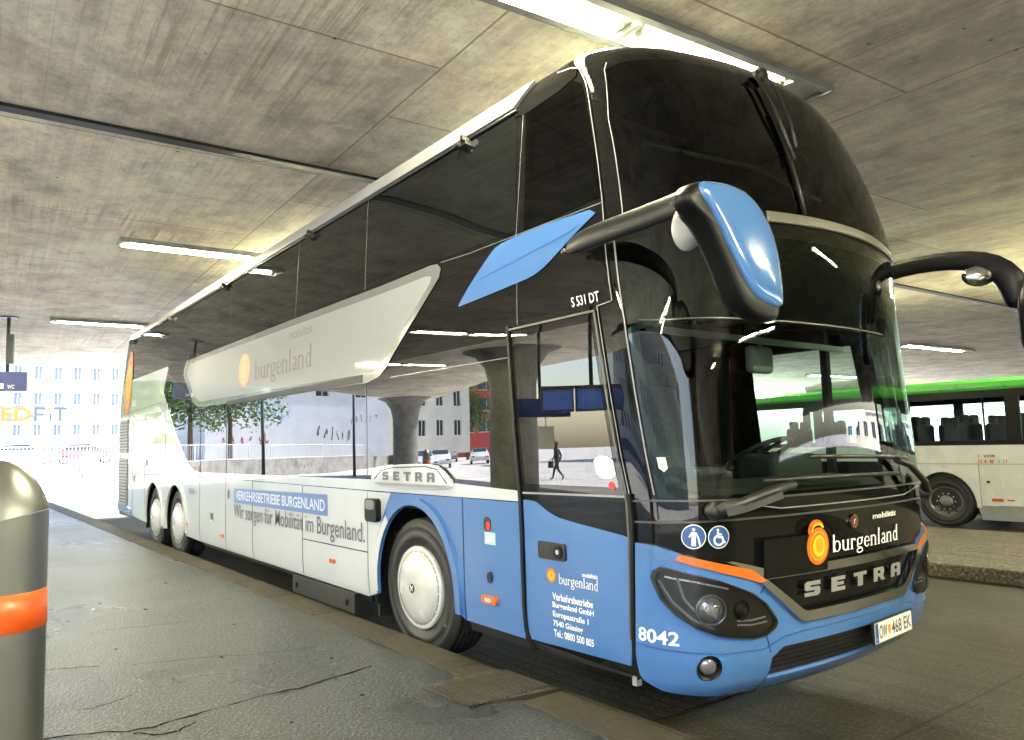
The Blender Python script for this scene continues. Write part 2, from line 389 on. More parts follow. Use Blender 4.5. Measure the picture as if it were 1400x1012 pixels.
# ------------------------------------------------------------------ coach surface: (s, z) -> space
S_CUTS = [k*.06 for k in range(-25, 26)] + [sg*(1.55+.1*k) for sg in (-1,1) for k in range(17)] + [sg*(4.+1.2*k) for sg in (-1,1) for k in range(8)] + [sg*v for sg in (-1,1) for v in (12.9,13.2,13.5,13.8,14.1,14.4,14.56,14.62,14.68,14.74,14.8,14.86,14.92,15.0)]
Z_CUTS = [.28,.32,.36,.42,.5,.58,.75,.9,1.05,1.25,1.5,1.8,2.1,2.3,2.45,2.6,2.7,2.76,2.85,2.95,3.05,3.15,3.25,3.35,3.45,3.55,3.63,3.7,3.76,3.8,3.84,3.87,3.9,3.92,3.94,3.96,3.97,3.98,3.987,3.994,4.0,4.005,4.009,4.013]
def wrap(name, vs2, ts, mat, parent, off=0., th=0., edges=None, label=None):
    """2-D triangles in (s, z) cut along the surface grid and laid on the coach"""
    bm = bmesh.new(); bv = [bm.verts.new((a, b, 0)) for a, b in vs2]
    for t in ts:
        try:
            a, b_, c = [vs2[i] for i in t]
            ar = (b_[0]-a[0])*(c[1]-a[1])-(b_[1]-a[1])*(c[0]-a[0])
            if abs(ar) < 1e-9: continue
            bm.faces.new([bv[i] for i in (t if ar > 0 else t[::-1])])
        except ValueError: pass
    s0 = min(v[0] for v in vs2); s1 = max(v[0] for v in vs2); z0 = min(v[1] for v in vs2); z1 = max(v[1] for v in vs2)
    for c in S_CUTS:
        if s0+1e-4 < c < s1-1e-4: bmesh.ops.bisect_plane(bm, geom=bm.verts[:]+bm.edges[:]+bm.faces[:], dist=1e-5, plane_co=(c,0,0), plane_no=(1,0,0))
    for c in Z_CUTS:
        if z0+1e-4 < c < z1-1e-4: bmesh.ops.bisect_plane(bm, geom=bm.verts[:]+bm.edges[:]+bm.faces[:], dist=1e-5, plane_co=(0,c,0), plane_no=(0,1,0))
    bm.verts.index_update(); bm.normal_update()
    V = []; Nn = []
    for v in bm.verts:
        p_ = P(v.co.x, v.co.y); n = N(v.co.x, v.co.y); V.append([p_[i]+n[i]*off for i in range(3)]); Nn.append(n)
    F = [[v.index for v in f.verts] for f in bm.faces if f.calc_area() > 1e-10]
    nor = [[Nn[i] for i in f] for f in F]
    if th > 0:
        for e in bm.edges:
            if len(e.link_faces) == 1:
                f = e.link_faces[0]
                for l in f.loops:
                    if l.edge == e: a, b_ = l.vert.index, l.link_loop_next.vert.index
                base = len(V)
                for i in (a, b_): V.append([V[i][k]-Nn[i][k]*th for k in range(3)])
                F.append([b_, a, base, base+1])
                t = Vector(V[b_])-Vector(V[a]); w = t.cross(Vector(Nn[a]))
                w = w.normalized() if w.length > 1e-9 else Vector(Nn[a]); nor.append([tuple(w)]*4)
    bm.free()
    me = bpy.data.meshes.new(name); me.from_pydata([tuple(v) for v in V], [], F)
    for p_ in me.polygons: p_.use_smooth = True
    me.normals_split_custom_set([n for f in nor for n in f])
    me.update()
    o = link(name, me, parent, mat)
    if label: o['label'] = label
    return o
def panel(name, poly, mat, parent, off=.006, th=.006, holes=(), label=None):
    vs, ts = polys_tris([(poly, list(holes))])
    return wrap(name, vs, ts, mat, parent, off, th, label=label)
def line(name, pts, w, mat, parent, off=.009, th=.003): return panel(name, stroke_poly(pts, w), mat, parent, off, th)
def lines(name, lst, w, mat, parent, off=.009):
    vs, ts = polys_tris([(stroke_poly(q, w), []) for q in lst]); return wrap(name, vs, ts, mat, parent, off, .002)
def letter(name, tr, box, mat, parent, off=.010, shear=0., label=None):
    vs, ts = fit(tr, *box, shear); return wrap(name, vs, ts, mat, parent, off, 0, label=label)
def on(s, z, off): 
    p_ = P(s, z); n = N(s, z); return Vector([p_[i]+n[i]*off for i in range(3)])
def frame_at(s, z, off):
    """matrix: local z = outward normal, local x = +s, local y = up"""
    n = Vector(N(s, z)); up = Vector((0,0,1)); x = up.cross(n).normalized(); y = n.cross(x)
    p_ = on(s, z, off)
    return Matrix(((x.x,y.x,n.x,p_.x),(x.y,y.y,n.y,p_.y),(x.z,y.z,n.z,p_.z),(0,0,0,1)))
SE = 16.2   # s of the middle of the rear wall
def arch(c, r, top, n=18, base=.2):
    return [(c+r*cos(pi*k/n), .5+(top-.5)*sin(pi*k/n)) for k in range(n+1)]

coach = empty('double_decker_coach', (0,0,0), 'blue, white and glossy black double decker coach parked along the kerb in front', 'coach')
FW = -3.63; R1 = -10.33; R2 = -11.68
arches = [(FW, .535, 1.13), (R1, .53, 1.09), (R2, .53, 1.09)]
# shell outline with wheel notches on both sides
bot = []
def notch_run(sgn):
    q = []
    for c, r, t in (arches[::-1] if sgn < 0 else arches):
        cc = c if sgn < 0 else -c
        q += [(cc-r, .40)] + arch(cc, r, t)[::-1] + [(cc+r, .40)]
    return q
WS_HOLE = [(-1.37,1.31),(-1.2,1.30),(1.2,1.30),(1.37,1.31),(1.38,2.5),(1.3,2.58),(.85,2.56),(.66,2.45),(.55,2.185),(-1.28,2.185),(-1.37,2.16)]
UW_HOLE = smooth_poly([(-1.31,2.86),(1.31,2.86),(1.27,3.62),(-1.27,3.62)], 0)
UW_HOLE = [(-1.325,2.90),(-1.28,2.86),(1.28,2.86),(1.325,2.90),(1.275,3.57),(1.22,3.62),(-1.22,3.62),(-1.275,3.57)]
DOOR_HOLE = [(-2.34,1.37),(-2.34,2.22),(-1.70,2.22),(-1.70,1.37)]
DRV_HOLE = [(1.52,1.40),(2.36,1.40),(2.36,2.25),(1.52,2.25)]
UF_HOLE = [(-2.16,2.98),(-2.14,3.66),(-1.62,3.68),(-1.58,3.0)]
shell = [(-SE,.40)] + notch_run(-1) + [(-1.6,.36),(1.6,.36)] + notch_run(1) + [(SE,.40),(SE,4.015),(-SE,4.015)]
body = panel('body_shell', shell, M['black'], coach, 0, 0, [WS_HOLE, UW_HOLE, DOOR_HOLE, DRV_HOLE, UF_HOLE])
# roof cap
mb = MB(); ring = [P(s_, 4.015) for s_ in [v for v in sorted(set(S_CUTS))]]; mb.add(ring, [tuple(range(len(ring)))], True)
mb.build('roof', simple('grey roof paint', (.25,.26,.26), .4, var=.1), coach)
# floor pan, decks and inner walls so that nothing shines through
mb = MB(); mb.box((-7.2,1.275,.62), (12.8,1.5,.3)).box((-1.35,1.275,.48),(1.5,1.5,.2)).box((-6.4,1.275,.62),(4.5,2.35,.42)).box((-13.0,1.275,.7),(1.6,2.3,.5))
mb.box((-2.2,2.3,.42),(.12,.12,.3)).box((-4.4,.9,.40),(2.2,.5,.22)).box((-8.2,1.3,.42),(.3,1.9,.2))
mb.build('chassis', M['dark'], coach)
mb = MB(); mb.box((-7.6,1.275,.86), (11.5,2.3,.04)).box((-1.25,1.45,.66),(1.3,1.7,.06))
mb.build('floor', M['dark'], coach)
mb = MB(); mb.box((-7.4,1.275,2.44), (11.6,2.44,.10)).prism([(.15,-1.6),(2.4,-1.6),(2.4,-.55),(2.0,-.33),(1.275,-.24),(.55,-.33),(.15,-.55)], 2.56, 2.68, Matrix(((0,1,0,0),(1,0,0,0),(0,0,1,0),(0,0,0,1))))
mb.build('upper_deck_floor', M['dark'], coach)
mb = MB(); mb.box((-6.8,.06,1.75),(8.6,.02,1.3)).box((-2.5,1.2,1.65),(.03,1.0,1.5)).box((-6,2.5,1.75),(7.0,.02,1.3)).box((-7,1.275,3.84),(11,2.0,.02))
mb.build('inner_lining', M['dark'], coach)

# --- glazing
panel('windscreen', [(-1.42,1.285),(1.42,1.285),(1.43,2.66),(-1.43,2.66)], M['wsglass'], coach, .004, 0)
panel('upper_windscreen', [(-1.375,2.80),(1.375,2.80),(1.37,3.40),(1.315,3.73),(1.2,3.76),(-1.2,3.76),(-1.315,3.73),(-1.37,3.40)], M['uwsglass'], coach, .004, 0)
panel('driver_window', [(1.5,1.38),(2.4,1.38),(2.4,2.28),(1.5,2.28)], M['clearglass'], coach, .003, 0)
panel('upper_side_window', [(-2.22,2.93),(-2.2,3.72),(-1.6,3.76),(-1.52,3.70),(-1.50,2.95)], M['uwsglass'], coach, .003, 0)

for a, b in ((-11.12,-9.11),(-9.09,-8.01),(-7.99,-4.365),(-4.345,-2.43)): panel('side_window', [(a,1.27),(b,1.27),(b,2.26 if a > -12 else 2.9),(a,2.26 if a > -9.1 else 2.92)], M['sideglass'], coach, .0025, 0)
for a, b in ((-14.55,-8.01),(-7.99,-5.91),(-5.89,-4.41),(-4.39,-2.31)): panel('upper_side_window', [(a,2.95),(b,2.95),(b,3.77),(a,3.77)], M['upglass'], coach, .0025, 0)
# --- kerb-side panels
zb = .37
bottom = [(-14.66,.56),(-14.5,.50),(-12.6,.41)]
def side_run(a, b):  # arches between a and b
    q = []
    for c, r, t in arches[::-1]:
        if a < c < b: q += [(c-r, .40)] + arch(c, r, t)[::-1] + [(c+r, .38)]
    return q
low = bottom + side_run(-14, -9) + [(-9.14,.36),(-4.375,.34),(-4.355,1.214),(-9.1,1.24),(-12.3,1.215),(-14.62,1.22)]
panel('side_panel', low, M['white'], coach, label='white lower luggage bay panels')
panel('side_panel', [(-9.1,1.246),(-4.355,1.221),(-2.43,1.219),(-2.43,1.285),(-3.06,1.312),(-4.35,1.312),(-9.1,1.30),(-9.4,1.33),(-9.75,1.45),(-10.37,1.88),(-11.165,2.56),(-10.97,2.93),(-11.02,2.965),(-14.52,2.975),(-14.6,2.93),(-14.63,1.226),(-12.3,1.221)], M['white'], coach, label='white waist and rear side panel')
fq = [(-4.37,.34)] + [(FW-.535,.40)] + arch(FW,.535,1.13)[::-1] + [(FW+.535,.42),(FW+.61,.40),(-3.005,.385),(-3.005,1.214),(-4.349,1.214)]
panel('side_panel', fq, M['blue'], coach, label='blue panel round the front wheel arch')
wq = [(-4.368,.345),(FW-.60,.385),(FW-.60,.62),(FW-.56,.86),(FW-.44,1.06),(-3.965,1.212),(-4.347,1.212)]
panel('side_panel', wq, M['white'], coach, .0085, .002, label='white patch behind the front wheel arch')
panel('side_panel', [(-2.992,.388),(-2.436,.384),(-2.436,1.212),(-2.992,1.214)], M['blue'], coach, label='blue flap between wheel arch and door')
# arch lips
for i, (c, r, t) in enumerate(arches):
    a1 = arch(c, r+.065, t+.065); a2 = arch(c, r+.005, t+.005)
    lip = [(c+r+.065,.42)]+a1+[(c-r-.065,.42),(c-r-.005,.42)]+a2[::-1]+[(c+r+.005,.42)]
    panel('wheel_arch_trim', lip, M['blue'] if i == 0 else M['white'], coach, .03, .03)
# white lower-left of front lip
c, r, t = arches[0]; a1 = [q for q in arch(c, r+.066, t+.066) if q[0] < c-.36]; a2 = [q for q in arch(c, r+.004, t+.004) if q[0] < c-.33]
panel('wheel_arch_trim', a1+[(c-r-.066,.42),(c-r-.004,.42)]+a2[::-1], M['white'], coach, .0325, .004)
# far-side panels
far = [(14.5,.5),(12.6,.41)] + [q for c, r, t in arches[::-1] for q in ([(-c+r,.40)]+arch(-c, r, t)+[(-c-r,.40)])] + [(1.62,.42),(1.62,1.05),(2.4,1.25),(14.6,1.25)]
panel('side_panel', far[::-1], M['white'], coach, label='white far side panels')
# sill strip below the panels
panel('sill', [(-9.1,.30),(-4.40,.275),(-4.39,.335),(-9.1,.355)], M['blackflat'], coach, -.02, .02)
panel('sill', [(-2.99,.31),(-1.62,.33),(-1.62,.385),(-2.99,.385)], M['blackflat'], coach, -.02, .02)
mb = MB(); mb.box((-4.42,.01,.245),(1.32,.05,.17)).box((-4.98,.0,.24),(.03,.07,.05)).box((-3.9,.0,.24),(.03,.07,.05)); mb.build('side_guard', M['blackflat'], coach)
# big raised panel above the windows
wp = [(-9.88,2.935),(-5.98,2.935),(-4.13,2.925),(-3.36,2.935),(-3.27,2.925),(-3.225,2.885),(-3.25,2.815),(-3.865,2.346),(-3.99,2.24),(-4.12,2.165),(-4.30,2.13),(-4.39,2.128),(-9.05,2.20),(-9.25,2.22),(-9.50,2.30),(-9.80,2.55),(-10.02,2.74),(-10.0,2.83)]
panel('window_film_panel', wp, M['grey'], coach, .008, .003, label='silver border of the pale upper panel')
cx, cz = -6.6, 2.56
inn = [(-9.75,2.87),(-5.98,2.865),(-4.13,2.855),(-3.42,2.862),(-3.345,2.845),(-3.36,2.80),(-4.02,2.30),(-4.12,2.235),(-4.25,2.215),(-4.42,2.21),(-9.1,2.275),(-9.4,2.36),(-9.86,2.74)]
film = panel('window_film', inn, M['film'], coach, .0098, .001)
panel('vent_strip', [(-7.96,2.158),(-4.41,2.138),(-4.41,2.205),(-7.96,2.212)], M['blacksatin'], coach, .014, .004)
# seams
lines('panel_seam', [[(-4.35,.34),(-4.35,1.215)],[(-9.12,.37),(-9.1,2.2)],[(-8.02,.36),(-8.0,2.18)],[(-5.69,.345),(-5.68,1.22)],[(-7.08,.36),(-7.07,1.24)],[(-5.68,.70),(-4.35,.705)],[(-12.35,.42),(-12.35,2.25)],[(-13.3,.45),(-13.3,2.3)],[(-12.3,1.218),(-14.6,1.223)],[(-10.97,1.45),(-10.97,2.6)],[(-14.6,2.33),(-13.3,2.36),(-11.3,2.4)]], .009, M['txtblack'], coach, .0088)
lines('panel_seam', [[(-4.40,2.95),(-4.41,3.78)],[(-8.0,2.95),(-8.0,3.77)],[(-5.9,2.95),(-5.9,3.77)],[(-4.355,1.33),(-4.36,2.1)],[(-8.0,1.31),(-8.0,2.15)],[(-9.1,1.31),(-9.1,2.18)],[(-3.23,2.93),(-2.9,2.915),(-1.50,2.915)],[(-3.94,2.14),(-2.42,2.131)],[(-2.325,2.33),(-2.30,2.6)],[(-2.30,2.9),(-2.23,3.74)]], .006, M['grey'], coach, .004)  # reflection along seams on black is put into the colour as grey
# roof rail with brackets
rail = [(-14.42,3.785),(-2.33,3.785),(-2.09,3.905),(-14.42,3.885)]
panel('roof_rail', rail, M['rail'], coach, .028, .03)
mb = MB()
for s_ in (-2.95,-5.59,-8.29,-11.0,-13.91):
    f = frame_at(s_, 3.74, .0); mb.box((0,0,.025),(.10,.05,.05),xf=f).box((.03,.02,.055),(.03,.04,.04),xf=f).box((-.04,-.01,.05),(.04,.03,.05),xf=f)
mb.tube([on(-14.3+.5*k,3.765,.012) for k in range(25)], .010, 8)
mb.build('rail_bracket', M['blackflat'], coach)
panel('window_header', smooth_poly([(-2.36,3.70),(-1.56,3.74),(-1.50,3.84),(-2.09,3.92),(-2.30,3.80)],1), M['black'], coach, .006, .006)
# rear grilles
for z0, z1, nn in ((1.60,2.23,11),(.60,1.50,15)):
    g = panel('engine_grille', [(-14.52,z0),(-13.68,z0),(-13.70,z1),(-14.52,z1)], M['txtblack'], coach, .008, .002)
    vs = []
    for k in range(nn):
        zc = z0+(z1-z0)*(k+.5)/nn; vs.append((stroke_poly([(-14.5,zc),(-13.71,zc)], (z1-z0)/nn*.55), []))
    v2, t2 = polys_tris(vs); wrap('louvre', v2, t2, M['greyskirt'], g, .03, .02)
panel('rear_bumper', [(-14.72,.50),(-13.4,.44),(-13.4,.56),(-14.7,.66)], M['blue'], coach, .02, .02)
# rear sun decal and coach logos
def sun(parent, c, z, rx, rz, mats, off=.010, name='sun_emblem'):
    o = panel(name, ell(c, z, rx, rz, 36), mats[0], parent, off, 0)
    panel('ring', ell(c+.03*rx, z, rx*.80, rz*.82, 32), mats[1], o, off+.0008, 0)
    panel('ring', ell(c+.03*rx, z+.02*rz, rx*.66, rz*.68, 32), mats[0], o, off+.0016, 0)
    panel('ring', ell(c+.06*rx, z, rx*.56, rz*.58, 32), mats[1 if mats[0] is M['psun1'] else 2], o, off+.0024, 0)
    panel('ring', ell(c+.10*rx, z+.04*rz, rx*.34, rz*.40, 32), mats[1], o, off+.0032, 0)
    return o
sun(coach, -13.9, 2.95, .36, .62, (M['sun1'],M['sun2'],M['sun3']), .012)
sun(film, -7.36, 2.54, .20, .20, (M['psun1'],M['psun2'],M['psun2']), .0112)
BURG = serif_word('burgenland'); SLAB = slab_word()
letter('lettering', BURG, (-7.02,2.318,-5.44,2.62), M['txtfade'], film, .0112)
letter('lettering', text_tris('mobilität', .0), (-6.02,2.725,-5.44,2.82), M['txtfade'], film, .0112)
# side slogan
ban = panel('slogan_banner', [(-7.70,.955),(-5.112,.955),(-5.112,1.155),(-7.70,1.125)], M['banner'], coach, .0095, 0)
letter('lettering', text_tris('VERKEHRSBETRIEBE BURGENLAND', .012), (-7.64,.995,-5.17,1.105), simple('pale lettering',(.55,.6,.7),.4), ban, .0108)
letter('lettering', text_tris('Wir sorgen für Mobilität im Burgenland.', .006), (-7.70,.725,-4.40,.945), M['txtgrey'], coach, .0108)
# brand badge on the side
bd = smooth_poly([(-4.28,1.315),(-4.15,1.40),(-3.93,1.437),(-3.40,1.45),(-3.24,1.43),(-3.05,1.30),(-3.22,1.262),(-4.10,1.262)],1)
badge = panel('name_badge', bd, M['white'], coach, .028, .02)
lines('trim_line', [[(-4.19,1.318),(-4.08,1.39),(-3.90,1.415),(-3.42,1.428),(-3.27,1.408),(-3.15,1.31)]], .009, M['txtblack'], badge, .030)
panel('trim_strip', [(-4.21,1.295),(-3.10,1.295),(-3.2,1.272),(-4.10,1.272)], M['greyskirt'], badge, .030, .001)
letter('lettering', SLAB, (-4.05,1.315,-3.30,1.385), M['txtgrey'], badge, .032)
# repeater lamp, markers, latches
rp = panel('repeater_lamp', rrect(-4.31,.97,-4.12,1.16,.04), M['blacksatin'], coach, .06, .055)
panel('lens', rrect(-4.29,1.07,-4.14,1.15,.03), M['lens'], rp, .065, .01)
for s_, z_ in ((-5.02,.56),(-8.15,.52),(-9.75,.55),(-11.0,.82),(-13.9,.62)):
    panel('side_marker', [(s_-.05,z_-.018),(s_+.05,z_-.018),(s_+.05,z_+.018),(s_-.05,z_+.018)], simple('amber marker',(.55,.10,.02),.3), coach, .02, .014)
lm = panel('indicator_lamp', rrect(-2.79,.545,-2.65,.60,.02), M['orange'], coach, .03, .024)
panel('bulb', rrect(-2.755,.558,-2.69,.585,.01), M['silver'], lm, .034, .003)
panel('key_hole', ell(-2.735,1.055,.036,.05,20), M['txtblack'], coach, .012, .003)
panel('key_plate', ell(-2.725,1.045,.022,.03,20), M['redvinyl'], coach, .0135, .001)
st = panel('sticker', [(-2.765,.925),(-2.66,.925),(-2.66,1.005),(-2.765,1.005)], M['teal'], coach, .0095, 0)
letter('lettering', text_tris('ooo\nAdBlue'.split('\n')[0]+'o'), (-2.75,.965,-2.675,.99), M['txtwhite'], st, .0105)
lines('lettering', [[(-2.75,.945),(-2.68,.945)],[(-2.75,.955),(-2.69,.955)]], .006, M['txtwhite'], st, .0105)
panel('latch', ell(-2.72,.715,.022,.036,16), M['txtblack'], coach, .02, .012)
for s_, z_ in ((-8.56,.735),(-12.2,1.43),(-13.15,1.14)):
    o = panel('latch', rrect(s_-.06,z_-.06,s_+.06,z_+.06,.01), M['silver'], coach, .013, .005); panel('lock', rrect(s_-.045,z_-.045,s_+.045,z_+.045,.01), M['txtblack'], o, .015, .002)
panel('latch', ell(-7.90,1.05,.03,.06,18), M['grey'], coach, .014, .005)
panel('latch', rrect(-9.55,1.0,-9.35,1.07,.02), M['chrome'], coach, .03, .02)
# blue blade
blade = smooth_poly([(-1.489,2.893),(-1.866,2.908),(-2.30,2.907),(-2.52,2.893),(-2.62,2.845),(-2.854,2.69),(-3.0,2.562),(-2.99,2.552),(-2.308,2.597),(-2.14,2.608),(-2.03,2.635),(-1.92,2.678),(-1.70,2.79)],1)
bl = panel('blue_blade', blade, M['blue'], coach, .009, .006)
panel('blade_crease', [(-2.75,2.70),(-1.75,2.805),(-1.68,2.83)], M['blue'], bl, .0115, .002)
letter('lettering', text_tris('S 531 DT', .012), (-1.79,2.355,-1.575,2.415), M['txtwhite'], coach, .008, label='model lettering above the door')
# --- door
door = panel('door', [(-2.405,1.232),(-2.405,2.31),(-1.61,2.31),(-1.61,1.07),(-1.66,1.08),(-1.99,1.122),(-2.135,1.145),(-2.20,1.17),(-2.30,1.228)], M['black'], coach, .008, .008, holes=[DOOR_HOLE])
panel('lower_panel', [(-2.402,.395),(-1.612,.412),(-1.612,1.068),(-1.66,1.079),(-1.99,1.12),(-2.135,1.143),(-2.20,1.168),(-2.30,1.226),(-2.36,1.233),(-2.402,1.232)], M['blue'], door, .009, .009)
panel('window', [(-2.37,1.33),(-2.37,2.25),(-1.66,2.25),(-1.66,1.33)], M['doorglass'], door, .010, 0)
lines('window_frame', [[(-2.40,2.305),(-1.615,2.305)],[(-1.618,2.31),(-1.618,1.3),(-1.612,.55)]], .013, M['bandgrey'], door, .022)
lines('window_frame', [[(-2.395,1.275),(-1.63,1.285)]], .012, M['greyskirt'], door, .016)
hd = panel('handle', rrect(-2.285,.895,-2.075,.995,.015), M['blackflat'], door, .022, .014)
panel('grip', rrect(-2.265,.915,-2.18,.975,.008), M['txtblack'], hd, .024, .001); panel('lock', ell(-2.125,.945,.032,.038,20), M['blacksatin'], hd, .03, .008); panel('key_slot', ell(-2.125,.945,.012,.014,12), M['silver'], hd, .033, .003)
sun(door, -2.194, .802, .036, .042, (M['sun1'],M['sun2'],M['sun3']), .0115)
letter('lettering', BURG, (-2.14,.745,-1.845,.822), M['txtwhite'], door, .012); letter('lettering', text_tris('mobilität',.02), (-1.96,.826,-1.845,.85), M['txtwhite'], door, .012)
for k, (tx, w) in enumerate((('Verkehrsbetriebe',.305),('Burgenland GmbH',.31),('Europastraße 1',.27),('7540 Güssing',.225),('Tel.: 0800 500 805',.305))):
    z_ = .672-.0525*k; letter('lettering', text_tris(tx, .02), (-2.19,z_-.008,-2.19+w,z_+.034), M['txtwhite'], door, .012)
vs, ts = fit(text_tris('Wir fahren'), -1.80,1.475,-1.63,1.49)
stc = panel('sticker', [(-1.80,1.40),(-1.76,1.375),(-1.70,1.375),(-1.66,1.40),(-1.66,1.475),(-1.70,1.50),(-1.76,1.50),(-1.80,1.475)], simple('pale sticker',(.6,.65,.65),.4), door, .0115, 0)
lines('lettering', [[(-1.78,1.455+.0-.018*k),(-1.68,1.455-.018*k)] for k in range(4)], .006, M['teal'], stc, .0125)
panel('sticker', ell(-1.705,1.338,.022,.024,16), M['redvinyl'], door, .0115, 0)
# door rubber seals
for nm, q in (('door_seal', [(-2.418,2.33),(-2.42,1.3),(-2.42,.5),(-2.40,.40),(-2.35,.33)]), ('door_seal', [(-1.60,1.3),(-1.597,.55),(-1.575,.43),(-1.53,.36)])):
    line(nm, smooth_poly(q, 2, False), .022, M['blacksatin'], coach, .022, .02)
lines('pillar_trim', [[(-1.597,1.28),(-1.60,2.33)],[(-1.60,2.33),(-1.50,2.34)],[(-1.491,2.34),(-1.490,2.91)],[(-1.49,2.91),(-1.488,3.3),(-1.475,3.69),(-1.495,3.80),(-1.56,3.835),(-1.75,3.865)]], .006, M['greyskirt'], coach, .010)
lines('pillar_trim', [[(-1.378,2.78),(-1.372,3.40),(-1.315,3.72),(-1.28,3.77)],[(1.378,2.78),(1.372,3.40),(1.315,3.72),(1.28,3.77)]], .006, M['greyskirt'], coach, .010)
lines('pillar_trim', [[(-1.44,1.30),(-1.435,2.70)],[(1.44,1.30),(1.435,2.70)]], .008, M['greyskirt'], coach, .008)
# ------------------------------------------------------------------ front end
def mir(q): return [(-a, b) for a, b in q][::-1]
L_ = [(-1.575,1.052),(-1.50,1.050),(-1.44,1.043),(-1.318,1.010),(-.949,.922),(-.86,.868),(-.85,.85),(-.57,.668),(-.50,.655)]
B_ = [(-.4,.272),(-.75,.292),(-1.1,.312),(-1.38,.332),(-1.50,.365),(-1.56,.40),(-1.575,.46)]
GR = [(-.79,.365),(-.785,.47),(-.70,.515),(.70,.515),(.785,.47),(.79,.365)]
FOGH = ell(-1.185,.46,.062,.064,24)
bumper = panel('bumper', L_ + [(-a, b) for a, b in L_[::-1]] + [(-a, b) for a, b in B_[::-1]] + B_, M['blue'], coach, .020, .020, holes=[GR, FOGH, mir(FOGH)])
lines('bumper_crease', [[(-1.57,.545),(-1.1,.53),(-.85,.52),(-.70,.565),(-.5,.575),(.5,.575),(.70,.565),(.85,.52),(1.1,.53),(1.57,.545)]], .006, M['darkblue'], bumper, .0215)
lines('bumper_seam', [[(-.83,.86),(-.88,.80)],[(-.84,.60),(-.80,.50)],[(-.80,.37),(-.81,.31)],[(.84,.60),(.80,.50)],[(.80,.37),(.81,.31)]], .006, M['txtblack'], bumper, .0215)
lines('bumper_seam', [[(-1.38,1.0),(-1.40,.985),(-1.52,.985),(-1.565,1.005),(-1.55,1.03),(-1.50,1.035),(-1.40,1.022)],[(-1.14,.568),(-1.07,.562),(-1.08,.543),(-1.12,.541)],[(-1.40,.985),(-1.0,.90),(-.90,.86)]], .004, M['grey'], bumper, .0215)
panel('lower_grille', [(-.80,.36),(-.79,.475),(-.70,.52),(.70,.52),(.79,.475),(.80,.36)], M['blackflat'], coach, .002, 0)
lines('grille_bar', [[(-.78,z_),(.78,z_)] for z_ in (.39,.415,.44,.465,.49)], .008, M['blacksatin'], coach, .012)
ch = [(-.885,.85),(-.60,.645),(-.55,.625),(.55,.625),(.60,.645),(.885,.85),(.90,.862),(.845,.866),(.565,.69),(.53,.68),(-.53,.68),(-.565,.69),(-.845,.866),(-.90,.862)]
panel('chrome_trim', ch[::-1], M['chrome'], coach, .042, .03)
panel('chrome_trim', [(-.875,.868),(.875,.868),(.90,.885),(.86,.905),(.35,.914),(-.35,.914),(-.80,.912),(-.87,.928),(-1.08,.978),(-1.11,.975),(-.92,.905)][::1], M['chrome'], coach, .030, .02)
letter('lettering', SLAB, (-.535,.745,.555,.822), M['txtsilver'], coach, .022, label='wide silver block letters on the black nose')
box_ = panel('black_cover', rrect(-.866,.872,-.34,1.068,.012), M['black'], coach, .032, .03)
SX, SZ = -.432, 1.004
sun(box_, SX, SZ, .098, .098, (M['sun1'],M['sun2'],M['sun3']), .034)
fl = panel('sun_emblem', stroke_poly(ell(SX-.02, SZ+.085, .06, .045, 12, 200, 20), .022), M['sun1'], coach, .036, 0); panel('ring', stroke_poly(ell(SX-.005, SZ+.082, .052, .035, 12, 190, 20), .012), M['sun3'], fl, .0366, 0)
letter('lettering', BURG, (-.262,.922,.56,1.046), M['txtwhite'], coach, .009)
letter('lettering', text_tris('mobilität', .02), (.20,1.10,.53,1.134), M['txtwhite'], coach, .009)
em = panel('emblem', ell(-.03,1.105,.040,.038,24), M['chrome'], coach, .014, .010); panel('face', ell(-.03,1.105,.033,.031,24), simple('emblem face',(.25,.08,.06),.2,metal=.5), em, .016, 0)
letter('lettering', text_tris('r', .02), (-.04,1.093,-.022,1.118), M['silver'], em, .017)
letter('lettering', text_tris('8042', .02), (-1.553,.563,-1.33,.632), M['txtwhite'], bumper, .0225)
# pictogram discs
for k, (cs, cz, r) in enumerate(((-1.262,1.098,.060),(-1.137,1.095,.056))):
    d = panel('pictogram', ell(cs,cz,r,r,28), M['txtwhite'], coach, .008, 0); panel('disc', ell(cs,cz,r*.93,r*.93,28), M['darkblue'], d, .009, 0)
    q = []
    def T(a, b, cs=cs, cz=cz, r=r): return (cs+a*r, cz+b*r)
    if k == 0:
        q.append(([T(.0+.13*cos(t*pi/6), .58+.14*sin(t*pi/6)) for t in range(12)], []))
        q.append(([T(-.2,.38),T(.2,.38),T(.42,-.02),T(.33,-.08),T(.16,.16),T(.17,-.75),T(.03,-.75),T(0,-.2),T(-.03,-.75),T(-.17,-.75),T(-.16,.16),T(-.33,-.08),T(-.42,-.02)][::-1], []))
        q.append((stroke_poly([T(.36,-.05),T(.52,-.72)], .008), []))
    else:
        q.append(([T(-.12+.12*cos(t*pi/6), .62+.12*sin(t*pi/6)) for t in range(12)], []))
        q.append((stroke_poly([T(-.12,.45),T(-.08,.0),T(.28,.0),T(.45,-.48),T(.6,-.42)], .011), []))
        q.append((stroke_poly([T(-.1,.25),T(.25,.22)], .009), []))
        q.append((stroke_poly([T(-.02+.42*cos(rad(a)), -.25+.42*sin(rad(a))) for a in range(110, 345, 15)], .009), []))
    v2, t2 = polys_tris(q); wrap('figure', v2, t2, M['txtwhite'], d, .010)
